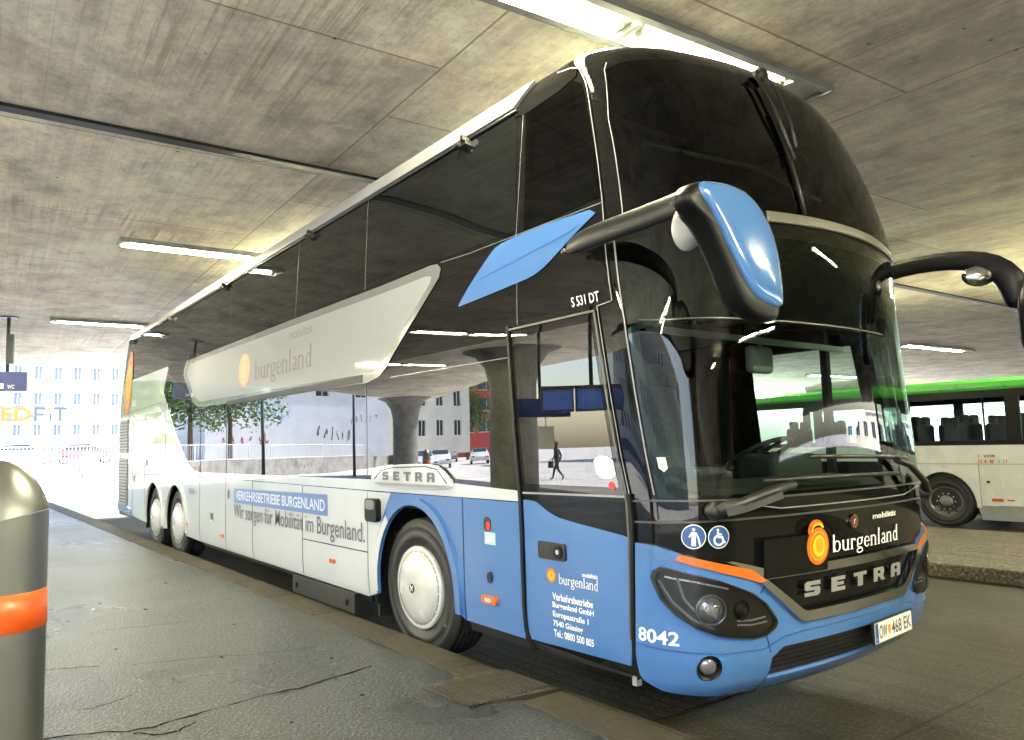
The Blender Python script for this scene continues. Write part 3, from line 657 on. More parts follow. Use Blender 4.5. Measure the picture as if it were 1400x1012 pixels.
# indicators and headlights
OR = [(-1.352,.985),(-1.322,1.012),(-.949,.926),(-.85,.868),(-.876,.850),(-.918,.865)]
HL = [(-1.468,.89),(-1.455,.925),(-1.421,.948),(-1.363,.94),(-1.145,.888),(-.95,.812),(-.854,.754),(-.775,.665),(-.773,.645),(-.79,.622),(-.851,.595),(-.947,.588),(-1.144,.618),(-1.256,.658),(-1.345,.715),(-1.42,.79)]
def scl(q, k, cx, cz): return [(cx+(a-cx)*k, cz+(b-cz)*k) for a, b in q]
for sg in (-1, 1):
    f = (lambda q: q) if sg < 0 else mir
    panel('indicator', f(OR), M['orange'], coach, .032, .014)
    hl = panel('headlight', f(HL), M['blackflat'], coach, .024, .006)
    panel('bezel', f(scl(HL,1.0,-1.1,.76)), M['txtblack'], hl, .040, .018, holes=[f(scl(HL,.93,-1.12,.765))])
    lines('light_strip', [f([(-1.40,.90),(-1.25,.88),(-1.1,.845)]) , f([(-1.05,.665),(-.95,.655),(-.84,.66)]), f([(-1.05,.685),(-.95,.678),(-.85,.685)])], .008, M['silver'], hl, .0275)
    lines('light_strip', [f([(-1.43,.88),(-1.36,.78),(-1.27,.70),(-1.17,.655)]), f([(-1.34,.90),(-1.31,.80),(-1.24,.72)])], .012, M['lens'], hl, .0275)
    for c_, z_, r_, pn in ((-1.185,.745,.068,'projector'),(-1.02,.735,.045,'reflector')):
        F_ = frame_at(c_ if sg < 0 else -c_, z_, .020)
        m_ = MB().lathe([(r_*1.15,.0),(r_*1.12,.012),(r_,.014),(r_*.95,.004)], 32, F_).lathe([(r_*.9,.004),(r_*.75,.014),(r_*.4,.022),(0.001,.025)], 24, F_)
        m_.build(pn, M['lens'] if pn == 'projector' else M['blacksatin'], hl)
    F_ = frame_at(-1.185*(-sg), .745, .030); MB().box((.0,.01,.006),(.075,.035,.012),xf=F_,bev=.004).build('reflector', M['chrome'], hl)
    panel('cover', f(scl(HL,.96,-1.12,.765)), M['coverglass'], hl, .043, 0)
    F_ = frame_at(1.185*sg, .46, -.012)
    fg = MB().lathe([(.062,.03),(.056,.026),(.048,.004),(.044,0)], 32, F_).build('fog_lamp', M['blacksatin'], coach)
    MB().lathe([(.044,.006),(.04,.018),(.02,.024),(.001,.026)], 28, F_).build('lens', M['lens'], fg)
# number plate
PX = Matrix.Translation((-.165,1.605,.474)) @ Matrix.Rotation(rad(4),4,'Z') @ Matrix(((0,0,1,0),(1,0,0,0),(0,1,0,0),(0,0,0,1)))
pl = MB().prism(rrect(-.268,-.063,.268,.063,.01), -.012, 0, PX).box((0,0,-.05),(.3,.08,.09),xf=PX).build('number_plate', M['txtblack'], coach)
MB().prism(rrect(-.26,-.055,.26,.055,.006), 0, .002, PX).build('face', M['plate'], pl)
MB().prism([(-.257,-.052),(-.217,-.052),(-.217,.052),(-.257,.052)], .002, .003, PX).build('euro_band', M['darkblue'], pl)
flat_tris('lettering', fit(text_tris('A'), -.243,-.04,-.229,-.022), M['txtwhite'], pl, PX, .0035)
flat_tris('lettering', fit(text_tris('OW', .012), -.205,-.037,-.10,.037), M['txtblack'], pl, PX, .003)
MB().prism([(-.085,.025),(-.085,-.01),(-.067,-.03),(-.049,-.01),(-.049,.025)][::-1], .002, .003, PX).prism([(-.078,.025),(-.078,.005),(-.056,.005),(-.056,.025)][::-1], .003, .0038, PX).build('crest', M['sun2'], pl)
flat_tris('lettering', fit(text_tris('468 EK', .012), -.035,-.037,.245,.037), M['txtblack'], pl, PX, .003)
# trim across the nose, silver band
panel('silver_band', [(-.62,2.735),(-.3,2.745),(.3,2.745),(.75,2.735),(1.15,2.74),(1.15,2.765),(.75,2.785),(.3,2.80),(-.3,2.80),(-.62,2.795)], M['bandgrey'], coach, .008, .008)
lines('chrome_strip', [[(-.62,2.737),(0,2.742),(.75,2.735),(1.2,2.742)]], .008, M['chrome'], coach, .022)
lines('panel_gap', [[(-1.6,1.157),(-1.1,1.175),(0,1.178),(1.1,1.175),(1.6,1.157)],[(-1.6,1.262),(-1.45,1.272),(0,1.278),(1.45,1.272)]], .010, M['gapgrey'], coach, .006)
lines('panel_gap', [[(-1.44,1.175),(-1.44,1.262)],[(1.44,1.175),(1.44,1.262)],[(-1.36,2.215),(-1.25,2.20),(.5,2.20)]], .007, M['gapgrey'], coach, .006)
lines('nose_crease', [[(-1.0,1.255),(-.7,1.215),(.7,1.215),(1.0,1.255)]], .006, M['greyskirt'], coach, .003)
stk = panel('sticker', [(-1.385,1.49),(-1.34,1.49),(-1.34,1.435),(-1.362,1.415),(-1.385,1.435)], simple('pale badge sticker',(.55,.6,.55),.5), coach, .007, 0)
lines('lettering', [[(-1.378,1.475),(-1.347,1.475)],[(-1.376,1.46),(-1.349,1.46)],[(-1.37,1.44),(-1.353,1.44)]], .006, M['teal'], stk, .008)

# ------------------------------------------------------------------ wipers
def wiper(pts, blade, r=.016):
    w = MB().tube([on(a,b,o) for a, b, o in pts], [r*1.5]+[r]*(len(pts)-1), 10).lathe([(.045,-.01),(.045,.03),(.02,.045),(0.001,.046)], 20, frame_at(pts[0][0], pts[0][1], pts[0][2]-.02)).build('wiper', M['blackflat'], coach)
    MB().tube([on(a,b,.022) for a, b in blade], .012, 8, flat=.8).build('blade', M['txtblack'], w)
    return w
wiper([(-1.165,1.225,.05),(-1.04,1.262,.065),(-.85,1.31,.07),(-.65,1.335,.05)], [(-.84,1.36),(-.5,1.362),(0,1.362),(.55,1.35)], .024)
wiper([(.90,1.225,.07),(.80,1.29,.09),(.60,1.40,.07),(.45,1.435,.05)], [(-.46,1.475),(-.1,1.468),(.3,1.458),(.70,1.44)], .020)
lines('wiper_cover', [[(-1.13,1.222),(-.95,1.26),(-.78,1.295)]], .040, M['gapgrey'], coach, .085)
w = wiper([(-.26,3.74,.05),(-.25,3.60,.06),(-.265,3.38,.055),(-.305,3.20,.05)], [(-.335,3.46),(-.35,3.20),(-.355,3.0),(-.36,2.80)], .010)
MB().tube([on(-.345,3.72,.05),on(-.345,3.45,.05),on(-.35,3.12,.045)], .010, 8).build('link_arm', M['blackflat'], w)
MB().tube([on(-.35,3.72,.05),on(-.24,3.755,.055)], .016, 8).build('link_arm', M['blackflat'], w)

# ------------------------------------------------------------------ mirrors
def head(outline, x0, x1, mat, name, parent, sx_=1):
    """rounded housing: outline (y, z) lofted along x with soft edges"""
    n = len(outline); cy = sum(q[0] for q in outline)/n; cz_ = sum(q[1] for q in outline)/n
    secs = [(x0,.86),(x0+.006,.97),(x0+.02,1.0),(x1-.022,1.0),(x1-.008,.975),(x1-.002,.91),(x1+.003,.75),(x1+.006,.4)]
    vs = []; fs = []
    for x, k in secs:
        for y, z in outline: vs.append((x, cy+(y-cy)*k, cz_+(z-cz_)*k))
    for i in range(len(secs)-1):
        for j in range(n): fs.append((i*n+j, i*n+(j+1) % n, (i+1)*n+(j+1) % n, (i+1)*n+j))
    fs.append(tuple(range(n))[::-1]); fs.append(tuple((len(secs)-1)*n+j for j in range(n)))
    ar = sum(outline[i][0]*outline[(i+1) % n][1]-outline[(i+1) % n][0]*outline[i][1] for i in range(n))
    if ar < 0: fs = [f[::-1] for f in fs]
    return MB().add(vs, fs, True).build(name, mat, parent)
HO = smooth_poly([(-.74,2.47),(-.70,2.545),(-.55,2.575),(-.36,2.565),(-.235,2.48),(-.165,2.36),(-.145,2.2),(-.155,2.07),(-.22,2.04),(-.36,2.06),(-.445,2.12),(-.535,2.28),(-.635,2.41)],2)
BO = smooth_poly([(-.70,2.545),(-.52,2.575),(-.35,2.56),(-.24,2.48),(-.17,2.36),(-.15,2.2),(-.15,2.10),(-.28,2.11),(-.38,2.15),(-.48,2.27),(-.58,2.41)],2)
for side in (0, 1):
    fy = (lambda y: y) if side == 0 else (lambda y: 2.55-y)
    if side == 0: path = [(-.99,-.085,2.672),(-.93,-.10,2.675),(-.8,-.135,2.68),(-.4,-.235,2.645),(-.13,-.305,2.625),(.04,-.36,2.61),(.14,-.42,2.585),(.20,-.50,2.55),(.25,-.58,2.50)]
    else: path = [(-.93,2.66,2.62),(-.80,2.76,2.72),(-.62,2.84,2.80),(-.40,2.88,2.825),(-.18,2.90,2.81),(-.02,2.92,2.77),(.09,2.93,2.69),(.15,2.94,2.56),(.17,2.95,2.40)]
    rr_ = [.030,.055,.064,.062,.058,.058,.058,.055,.045] if side == 0 else [.06,.062,.064,.064,.068,.076,.085,.09,.08]
    sp = path
    mir_ = MB().tube(sp, rr_, 16, flat=.50).build('mirror_arm', M['blacksatin'], coach)
    mir_.modifiers.new('soft', 'SUBSURF').levels = 1; mir_.modifiers['soft'].render_levels = 1
    dz = 0 if side == 0 else .06
    head([(fy(y), z+dz) for y, z in HO], .215, .305, M['blacksatin'], 'mirror_housing', mir_)
    head([(fy(y), z+dz) for y, z in BO], .24, .322, M['blue'], 'mirror_cap', mir_)
    mg = MB(); mg.prism([(fy(cy0), cz0+dz) for cy0, cz0 in scl(HO,.85,-.4,2.3)] if side == 0 else [(fy(cy0), cz0+dz) for cy0, cz0 in scl(HO,.85,-.4,2.3)][::-1], .208, .214, YZ(0)); mg.build('mirror_glass', M['chrome'], mir_)
    if side == 0:
        MB().lathe([(.0,.03),(.045,.025),(.075,.008),(.082,-.02)], 24, Matrix.Translation((.06,-.42,2.475)) @ Matrix.Rotation(rad(-60),4,'Z') @ Matrix.Rotation(rad(90),4,'Y') @ Matrix.Diagonal((1.25,.8,1,1))).build('wide_angle_mirror', simple('pale grey plastic',(.30,.30,.30),.4), mir_)
        MB().lathe([(.001,.003),(.016,.003),(.018,-.02)], 16, Matrix.Translation((-1.01,-.10,2.665)) @ Matrix.Rotation(rad(-105),4,'Z') @ Matrix.Rotation(rad(90),4,'Y')).build('camera_eye', M['txtblack'], mir_)
    else:
        MB().lathe([(.0,.03),(.045,.025),(.085,.008),(.09,-.02)], 24, Matrix.Translation((-.02,2.86,2.66)) @ Matrix.Rotation(rad(-40),4,'Z') @ Matrix.Rotation(rad(90),4,'Y') @ Matrix.Diagonal((.8,1.2,1,1))).build('wide_angle_mirror', M['chrome'], mir_)

# ------------------------------------------------------------------ wheels
def wheel(parent, x, y, sgn, R_=.515, twist=0., cover=True, name='wheel'):
    """sgn -1: outer face towards -y"""
    xf = Matrix.Translation((x, y, R_)) @ Matrix.Rotation(twist, 4, 'Z') @ Matrix(((1,0,0,0),(0,0,sgn,0),(0,1,0,0),(0,0,0,1)))
    k = R_/.515
    t = MB().lathe([(.28*k,-.30),(.36*k,-.31),(.48*k,-.305),(.508*k,-.28),(.514*k,-.26)]+[q for i in range(4) for q in ((.515*k,-.24+.05*i),(.515*k,-.215+.05*i),(.503*k,-.213+.05*i),(.503*k,-.205+.05*i))]+[(.515*k,-.04),(.512*k,-.025),(.498*k,-.012),(.494*k,-.012),(.490*k,-.006),(.46*k,.004),(.445*k,.008),(.440*k,.003),(.405*k,.006),(.400*k,.010),(.365*k,.008),(.36*k,.003),(.325*k,.0),(.308*k,-.012),(.30*k,-.03),(.295*k,-.12)], 72, xf).build(name, M['rubber'], parent)
    if cover:
        c = MB().lathe([(.305*k,-.02),(.309*k,.004),(.303*k,.016),(.286*k,.020),(.272*k,.012),(.262*k,.026),(.245*k,.040),(.20*k,.056),(.12*k,.068),(.05*k,.072),(.001,.073)], 64, xf).build('wheel_cover', M['hub'], t)
        sl = MB()
        for i in range(24):
            a0 = 2*pi*i/24; a1 = a0+2*pi/24*.72
            sl.prism([(.266*k*cos(a0),.266*k*sin(a0)),(.271*k*cos(a0),.271*k*sin(a0)),(.271*k*cos(a1),.271*k*sin(a1)),(.266*k*cos(a1),.266*k*sin(a1))], .010, .0185, xf)
        sl.build('cooling_slots', M['hubdark'], c)
        bd_ = MB().lathe([(.034,.066),(.034,.076),(.001,.077)], 24, xf).build('badge', M['txtblack'], c)
        MB().prism(stroke_poly([(-.016,-.02),(-.004,0),(-.016,.02)], .007), .077, .079, xf).prism(stroke_poly([(.016,-.02),(.004,0),(.016,.02)], .007), .0771, .0791, xf).build('mark', M['txtwhite'], c)
    else:
        c = MB().lathe([(.30*k,-.04),(.305*k,-.01),(.285*k,-.015),(.27*k,-.09),(.20*k,-.10),(.18*k,-.055),(.13*k,-.05),(.125*k,-.02),(.08*k,-.01),(.001,-.008)], 56, xf).build('rim', M['steel'], t)
        h_ = MB()
        for i in range(10):
            a = 2*pi*i/10; X_ = xf @ Matrix.Translation((.165*k*cos(a),.165*k*sin(a),-.05)); h_.lathe([(.013,0),(.012,.02),(.001,.022)], 10, X_)
        h_.build('wheel_nuts', M['silver'], c)
        h2 = MB()
        for i in range(10):
            a = 2*pi*(i+.5)/10; X_ = xf @ Matrix.Translation((.235*k*cos(a),.235*k*sin(a),-.094)); h2.lathe([(.022,0),(.02,.002),(.001,.003)], 12, X_)
        h2.build('cooling_holes', M['hubdark'], c)
    return t
M['rubmark'] = simple('moulded tyre lettering', (.045,.045,.046), .6)
def tyre_words(par, x_, y_, words):
    for txt, a0, r_, h_ in words:
        a = a0
        for chh in txt:
            wd = .62*h_ if chh not in 'IiltrL1 ./' else .40*h_
            if chh != ' ':
                c_, s_ = cos(a), sin(a); R0 = Matrix(((s_,c_,0,r_*c_),(-c_,s_,0,r_*s_),(0,0,1,.013),(0,0,0,1)))
                xf = Matrix.Translation((x_,y_,.515)) @ Matrix(((1,0,0,0),(0,0,-1,0),(0,1,0,0),(0,0,0,1))) @ R0
                flat_tris('moulded_letter', fit(text_tris(chh, .02), 0, 0, wd*.85, h_), M['rubmark'], par, xf, .001)
            a -= wd/r_
for i, x_ in enumerate((-2.80,-9.50,-10.85)):
    w_ = wheel(coach, x_, .04, -1, twist=rad(0))
    if i == 0: tyre_words(w_, x_, .04, (('A 315/80 R 22.5', rad(85), .412, .034), ('Continental', rad(-48), .412, .040), ('CONTI COACH', rad(196), .412, .034)))
    wheel(coach, x_, 2.51, 1)
    for sd in (0, 1):
        wl = MB()
        y0 = .012 if sd == 0 else 2.538; y1 = .55 if sd == 0 else 2.0
        pts = [(x_+.60*cos(pi*k/16), .5+.70*sin(pi*k/16)) for k in range(17)]; pts = [(x_+.60,.30)]+pts+[(x_-.60,.30)]
        vs = [(a, y, b) for y in (y0, y1) for a, b in pts]; n = len(pts)
        wl.add(vs, [(k, k+1, n+k+1, n+k) for k in range(n-1)], True); wl.add([(a, y1, b) for a, b in pts], [tuple(range(n))])
        wl.build('wheel_housing', M['txtblack'], coach)
MB().box((-3.45,.20,.36),(.03,.30,.34)).build('mud_flap', M['blackflat'], coach)
MB().box((-.86,.07,.35),(.20,.02,.02),rz=.1).box((-.76,.08,.325),(.03,.04,.07)).build('door_hinge', M['silver'], coach)

# ------------------------------------------------------------------ interior
MB().prism([(-.42,1.0),(-.36,1.20),(-.52,1.30),(-.80,1.33),(-1.0,1.22),(-1.05,.95)][::-1], -2.25, -.35, XZ(0)).build('dashboard', simple('dashboard plastic',(.02,.02,.02),.6,var=.2), coach)
MB().box((-.95,1.85,1.36),(.30,.62,.22),bev=.05).build('instrument_hood', M['dark'], coach)
sw = Matrix.Translation((-1.08,1.82,1.47)) @ Matrix.Rotation(rad(-28),4,'Y')
ring_ = [(.23*cos(2*pi*k/36), .23*sin(2*pi*k/36), 0) for k in range(37)]
st_ = MB().tube([sw @ Vector(q) for q in ring_], .016, 10, cap=False); st_.tube([sw @ Vector((-.22,0,0)), sw @ Vector((.22,0,0))], .014, 8).tube([sw @ Vector((0,-.22,0)), sw @ Vector((0,.22,0))], .018, 8).tube([sw @ Vector((0,0,0)), (-1.0,1.82,1.1)], .03, 8)
st_.lathe([(.07,-.02),(.065,.02),(.001,.03)], 20, sw); st_.build('steering_wheel', M['blackflat'], coach)
def seat(x, y, z, mat=M['seat'], w=.48, name='seat'):
    b = MB().box((x,y,z+.42),(.48,w,.14),bev=.05).build(name, mat, coach)
    xf = Matrix.Translation((x-.24,y,z+.80)) @ Matrix.Rotation(rad(-10),4,'Y')
    MB().box((0,0,0),(.13,w*.94,.72),xf=xf,bev=.055).build('backrest', mat, b)
    MB().box((0,0,.44),(.11,w*.55,.22),xf=xf,bev=.05).build('headrest', mat, b)
    MB().box((x,y,z+.18),(.3,w*.6,.34)).build('seat_base', M['dark'], b)
    return b
s0 = seat(-1.72,1.88,.88,M['seatgrey']); 
seat(-1.55,1.02,.85,M['seat'])
for x in (-1.55,-2.4):
    for y in (.42,.90,1.70,2.18): seat(x,y,2.50)
for x in (-3.2,-4.1): seat(x,1.85,.88); seat(x,2.3,.88)
MB().box((-.62,1.15,2.06),(.07,.22,.17),bev=.03).tube([(-.60,1.15,2.2),(-.62,1.15,2.1)], .012).build('interior_mirror', simple('pale mirror shell',(.22,.21,.20),.4), coach)
MB().box((-.60,1.1,2.175),(.03,2.0,.035)).build('sun_blind', simple('blind rail',(.30,.31,.28),.4), coach)
MB().tube([(-.55,.55,2.95),(-.48,1.275,2.97),(-.55,2.0,2.95)], .016).tube([(-.75,.30,3.3),(-.66,1.275,3.32),(-.75,2.25,3.3)], .014).build('grab_rail', M['silver'], coach)
MB().box((-.9,2.45,1.75),(.05,.05,1.2)).box((-.9,.10,1.75),(.05,.05,1.2)).build('front_pillar', M['dark'], coach)
MB().box((-1.9,2.43,1.12),(1.2,.04,.5)).box((-2.55,2.43,1.8),(.3,.04,1.2)).build('driver_side_trim', M['dark'], coach)
MB().box((-.85,1.275,3.70),(.5,1.5,.1)).build('upper_front_trim', M['seatgrey'], coach)
# ------------------------------------------------------------------ surfaces of the place
def concrete(name, base, panel_w, panel_h, rot, streak=(1.2,14,1), stains=True, rough=.62, warm=.0, dark=.55):
    m, nt, b, out = new_mat(name)
    mp = coords(nt, (1,1,1), rot)
    mps = nt.nodes.new('ShaderNodeMapping'); mps.inputs['Scale'].default_value = streak; lk(nt, mp, 0, mps, 0)
    n1 = nd(nt, 'ShaderNodeTexNoise', Scale=.8, Detail=8., Roughness=.7); lk(nt, mp, 0, n1, 0)
    n2 = nd(nt, 'ShaderNodeTexNoise', Scale=1.0, Detail=8., Roughness=.65); lk(nt, mps, 0, n2, 0)
    n3 = nd(nt, 'ShaderNodeTexNoise', Scale=20., Detail=5., Roughness=.7); lk(nt, mp, 0, n3, 0)
    c = [base[i] for i in range(3)]
    r1 = ramp(nt, n1, 0, [(.30, tuple(k*dark for k in c)), (.5, tuple(c)), (.72, tuple(min(1,k*1.35) for k in c))])
    r2 = ramp(nt, n2, 0, [(.30, .86), (.5, .98), (.7, 1.07)])
    r3 = ramp(nt, n3, 0, [(.28, .80), (.5, 1.0), (.74, 1.10)])
    a = mixc(nt, 1., (r1,0), (r2,0), 'MULTIPLY'); a2 = mixc(nt, 1., (a,2), (r3,0), 'MULTIPLY')
    br = nt.nodes.new('ShaderNodeTexBrick'); br.offset = .37; br.inputs['Scale'].default_value = 1.
    br.inputs['Brick Width'].default_value = panel_w; br.inputs['Row Height'].default_value = panel_h
    br.inputs['Mortar Size'].default_value = .010; br.inputs['Mortar Smooth'].default_value = .15
    br.inputs['Color1'].default_value = (.80,.80,.80,1); br.inputs['Color2'].default_value = (1.1,1.08,1.04,1); br.inputs['Mortar'].default_value = (.36,.33,.27,1)
    lk(nt, mp, 0, br, 0); a3 = mixc(nt, .85, (a2,2), (br,0), 'MULTIPLY')
    br2 = nt.nodes.new('ShaderNodeTexBrick'); br2.offset = .5; br2.inputs['Scale'].default_value = 1.
    br2.inputs['Brick Width'].default_value = panel_w; br2.inputs['Row Height'].default_value = .155; br2.inputs['Mortar Size'].default_value = .003; br2.inputs['Mortar Smooth'].default_value = .3
    br2.inputs['Color1'].default_value = (.86,.86,.86,1); br2.inputs['Color2'].default_value = (1.08,1.07,1.05,1); br2.inputs['Mortar'].default_value = (.66,.64,.60,1)
    lk(nt, mp, 0, br2, 0); a4 = mixc(nt, .55 if stains else 0., (a3,2), (br2,0), 'MULTIPLY'); a3 = a4
    nb = nd(nt, 'ShaderNodeTexNoise', Scale=2.6, Detail=7., Roughness=.72); lk(nt, mp, 0, nb, 0); rb = ramp(nt, nb, 0, [(.33,.58),(.5,1.0),(.68,1.22)]); a3 = mixc(nt, .8, (a3,2), (rb,0), 'MULTIPLY')
    last = a3
    if stains:
        n4 = nd(nt, 'ShaderNodeTexNoise', Scale=1.6, Detail=7., Roughness=.75); lk(nt, mps, 0, n4, 0)
        n5 = nd(nt, 'ShaderNodeTexNoise', Scale=.45, Detail=3.); n5.inputs['Scale'].default_value = .6; lk(nt, mp, 0, n5, 0)
        f1 = ramp(nt, n4, 0, [(.50, 0.), (.62, 1.)]); f2 = ramp(nt, n5, 0, [(.5, 0.), (.62, .55)])
        mu = mixc(nt, 1., (f1,0), (f2,0), 'MULTIPLY')
        last = mixc(nt, (mu,2), (a3,2), (.30,.17,.06))
        v = nd(nt, 'ShaderNodeTexVoronoi', Scale=2.3, Randomness=1.); lk(nt, mp, 0, v, 0)
        fv = ramp(nt, v, 0, [(.022, 1.), (.045, 0.)]); last = mixc(nt, (fv,0), (last,2), (.05,.045,.04))
        v9 = nd(nt, 'ShaderNodeTexVoronoi', Scale=5.5, Randomness=1.); lk(nt, mps, 0, v9, 0); f9 = ramp(nt, v9, 0, [(.03, .85), (.07, 0.)]); last = mixc(nt, (f9,0), (last,2), (.10,.085,.07))
        n6 = nd(nt, 'ShaderNodeTexNoise', Scale=4.5, Detail=9., Roughness=.8); lk(nt, mps, 0, n6, 0)
        f6 = ramp(nt, n6, 0, [(.62, 0.), (.70, .5)]); last = mixc(nt, (f6,0), (last,2), (.42,.40,.36))
    lk(nt, last, 2, b, 'Base Color')
    rr = ramp(nt, n3, 0, [(.3, rough-.12), (.7, rough+.12)]); lk(nt, rr, 0, b, 'Roughness')
    h = mixc(nt, .5, (r3,0), (br,0), 'MULTIPLY')
    bp = nd(nt, 'ShaderNodeBump', Strength=.5, Distance=.012); lk(nt, h, 2, bp, 'Height'); lk(nt, bp, 0, b, 'Normal')
    return m
def asphalt(name, base, rough, crack=True, spec=.3, agg=90., spread=.3, line=None, bumpd=.004, joint=None):
    m, nt, b, out = new_mat(name); b.inputs['Specular IOR Level'].default_value = spec
    mp = coords(nt)
    n0 = nd(nt, 'ShaderNodeTexNoise', Scale=.5, Detail=6., Roughness=.6); lk(nt, mp, 0, n0, 0)
    n1 = nd(nt, 'ShaderNodeTexNoise', Scale=agg, Detail=3., Roughness=.7); lk(nt, mp, 0, n1, 0)
    r0 = ramp(nt, n0, 0, [(.3, tuple(k*(1-spread) for k in base)), (.7, tuple(k*(1+spread) for k in base))])
    r1 = ramp(nt, n1, 0, [(.34, .15), (.46, .8), (.56, 1.1), (.68, 3.0)])
    a = mixc(nt, 1., (r0,0), (r1,0), 'MULTIPLY'); last = a
    hgt = r1
    if crack:
        nw = nd(nt, 'ShaderNodeTexNoise', Scale=1.3, Detail=6., Roughness=.65); lk(nt, mp, 0, nw, 0)
        mps = nt.nodes.new('ShaderNodeMapping'); mps.inputs['Scale'].default_value = (.55,.20,1); mps.inputs['Rotation'].default_value = (0,0,rad(20)); lk(nt, mp, 0, mps, 0)
        add = nt.nodes.new('ShaderNodeVectorMath'); add.operation = 'ADD'
        sc_ = nt.nodes.new('ShaderNodeVectorMath'); sc_.operation = 'SCALE'; sc_.inputs['Scale'].default_value = .35
        lk(nt, nw, 'Color', sc_, 0); lk(nt, mps, 0, add, 0); lk(nt, sc_, 0, add, 1)
        v = nd(nt, 'ShaderNodeTexVoronoi', Scale=1.); v.feature = 'DISTANCE_TO_EDGE'; lk(nt, add, 0, v, 0)
        f = ramp(nt, v, 0, [(.004, 1.), (.014, 0.)])
        n5 = nd(nt, 'ShaderNodeTexNoise', Scale=.8, Detail=2.); lk(nt, mp, 0, n5, 0); f5 = ramp(nt, n5, 0, [(.47, 0.), (.55, .9)])
        mu = mixc(nt, 1., (f,0), (f5,0), 'MULTIPLY'); last = mixc(nt, (mu,2), (last,2), (.012,.011,.010))
    if joint:
        br = nt.nodes.new('ShaderNodeTexBrick'); br.offset = .0; br.inputs['Scale'].default_value = 1.
        br.inputs['Brick Width'].default_value = joint[0]; br.inputs['Row Height'].default_value = joint[1]; br.inputs['Mortar Size'].default_value = .012; br.inputs['Mortar Smooth'].default_value = .1
        br.inputs['Color1'].default_value = (.9,.9,.9,1); br.inputs['Color2'].default_value = (1.08,1.08,1.08,1); br.inputs['Mortar'].default_value = (.2,.18,.16,1)
        lk(nt, mp, 0, br, 0); last = mixc(nt, 1., (last,2), (br,0), 'MULTIPLY')
        ms = nt.nodes.new('ShaderNodeMapping'); ms.inputs['Scale'].default_value = (.5,7,1); lk(nt, mp, 0, ms, 0)
        ns = nd(nt, 'ShaderNodeTexNoise', Scale=1.4, Detail=5.); lk(nt, ms, 0, ns, 0); rs = ramp(nt, ns, 0, [(.3,.6),(.7,1.3)]); last = mixc(nt, 1., (last,2), (rs,0), 'MULTIPLY')
    lk(nt, last, 2, b, 'Base Color')
    rr = ramp(nt, n0, 0, [(.3, rough-.08), (.7, rough+.10)]); lk(nt, rr, 0, b, 'Roughness')
    bp = nd(nt, 'ShaderNodeBump', Strength=.8, Distance=bumpd); lk(nt, hgt, 0, bp, 'Height'); lk(nt, bp, 0, b, 'Normal')
    return m
M['ceil'] = concrete('board marked concrete', (.84,.76,.59), 2.5, 3.7, rad(3), streak=(.5,13,1))
M['column'] = concrete('column concrete', (.26,.25,.23), 30, 30, 0, streak=(3,3,.6), stains=False)
M['wallc'] = concrete('pale retaining wall concrete', (.24,.24,.235), 2.4, 5, 0, streak=(2,2,1), stains=False)
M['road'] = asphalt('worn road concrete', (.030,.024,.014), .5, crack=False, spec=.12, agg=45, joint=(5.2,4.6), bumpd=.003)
M['lane'] = asphalt('grooved dark bay concrete', (.018,.016,.013), .7, crack=False, spec=.15, agg=40, joint=(60,.11), bumpd=.006)
M['plat'] = asphalt('smooth platform asphalt', (.027,.030,.037), .31, spec=.27, agg=48, bumpd=.006, spread=.6)
M['kerb'] = concrete('kerb stone', (.034,.029,.021), 9, 9, 0, streak=(4,4,1), stains=False, rough=.7)
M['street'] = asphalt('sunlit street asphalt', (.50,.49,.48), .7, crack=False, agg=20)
M['island'] = asphalt('island concrete', (.085,.075,.058), .6, crack=False, spec=.15, bumpd=.002, agg=30, joint=(30,1.2))
M['facade'] = simple('pale plaster facade', (.60,.62,.66), .8, var=.08, vscale=.6)
M['facade2'] = simple('cream plaster facade', (.62,.60,.53), .8, var=.08, vscale=.6)
M['redfac'] = simple('red cladding', (.45,.05,.04), .5)
M['win'] = simple('window glass dark', (.03,.05,.07), .08)
M['leaf'] = simple('leaves', (.06,.12,.02), .6, var=.6, vscale=1.5)
M['bark'] = simple('bark', (.08,.06,.04), .9)
M['signblue'] = simple('blue sign face', (.015,.03,.20), .35)
M['pole'] = simple('dark grey pole', (.05,.055,.06), .4)

# ground sheet, bays, platform, island
def sheet(name, poly, z, mat, th=.0, kind='structure'):
    mb = MB()
    if th: mb.prism(poly, z-th, z)
    else:
        v2, t2 = polys_tris([(poly, [])]); fs = []
        for t in t2:
            a, b, c = [v2[i] for i in t]
            fs.append(t if (b[0]-a[0])*(c[1]-a[1])-(b[1]-a[1])*(c[0]-a[0]) > 0 else t[::-1])
        mb.add([(a, b, z) for a, b in v2], fs)
    o = mb.build(name, mat); o['kind'] = kind; return o
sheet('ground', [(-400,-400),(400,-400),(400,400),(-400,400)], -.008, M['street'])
sheet('road', [(-18,-.02),(64,-.02),(64,64),(-16,64)], 0, M['road'])
sheet('bus_bay', [(-17.5,-.02),(-.9,-.02),(-.9,3.0),(-17.5,3.0)], .004, M['lane'])
PLAT = [(-1.72,-.30),(-30,-.46),(-33,-6),(-38,-14),(-34,-19.5),(-13,-12.6),(9,-8),(60,-8),(60,-.24),(-.5,-.27),(-1.28,-.27),(-1.42,-.58),(-1.80,-.61)]
sheet('platform', PLAT, .148, M['plat'], .16)
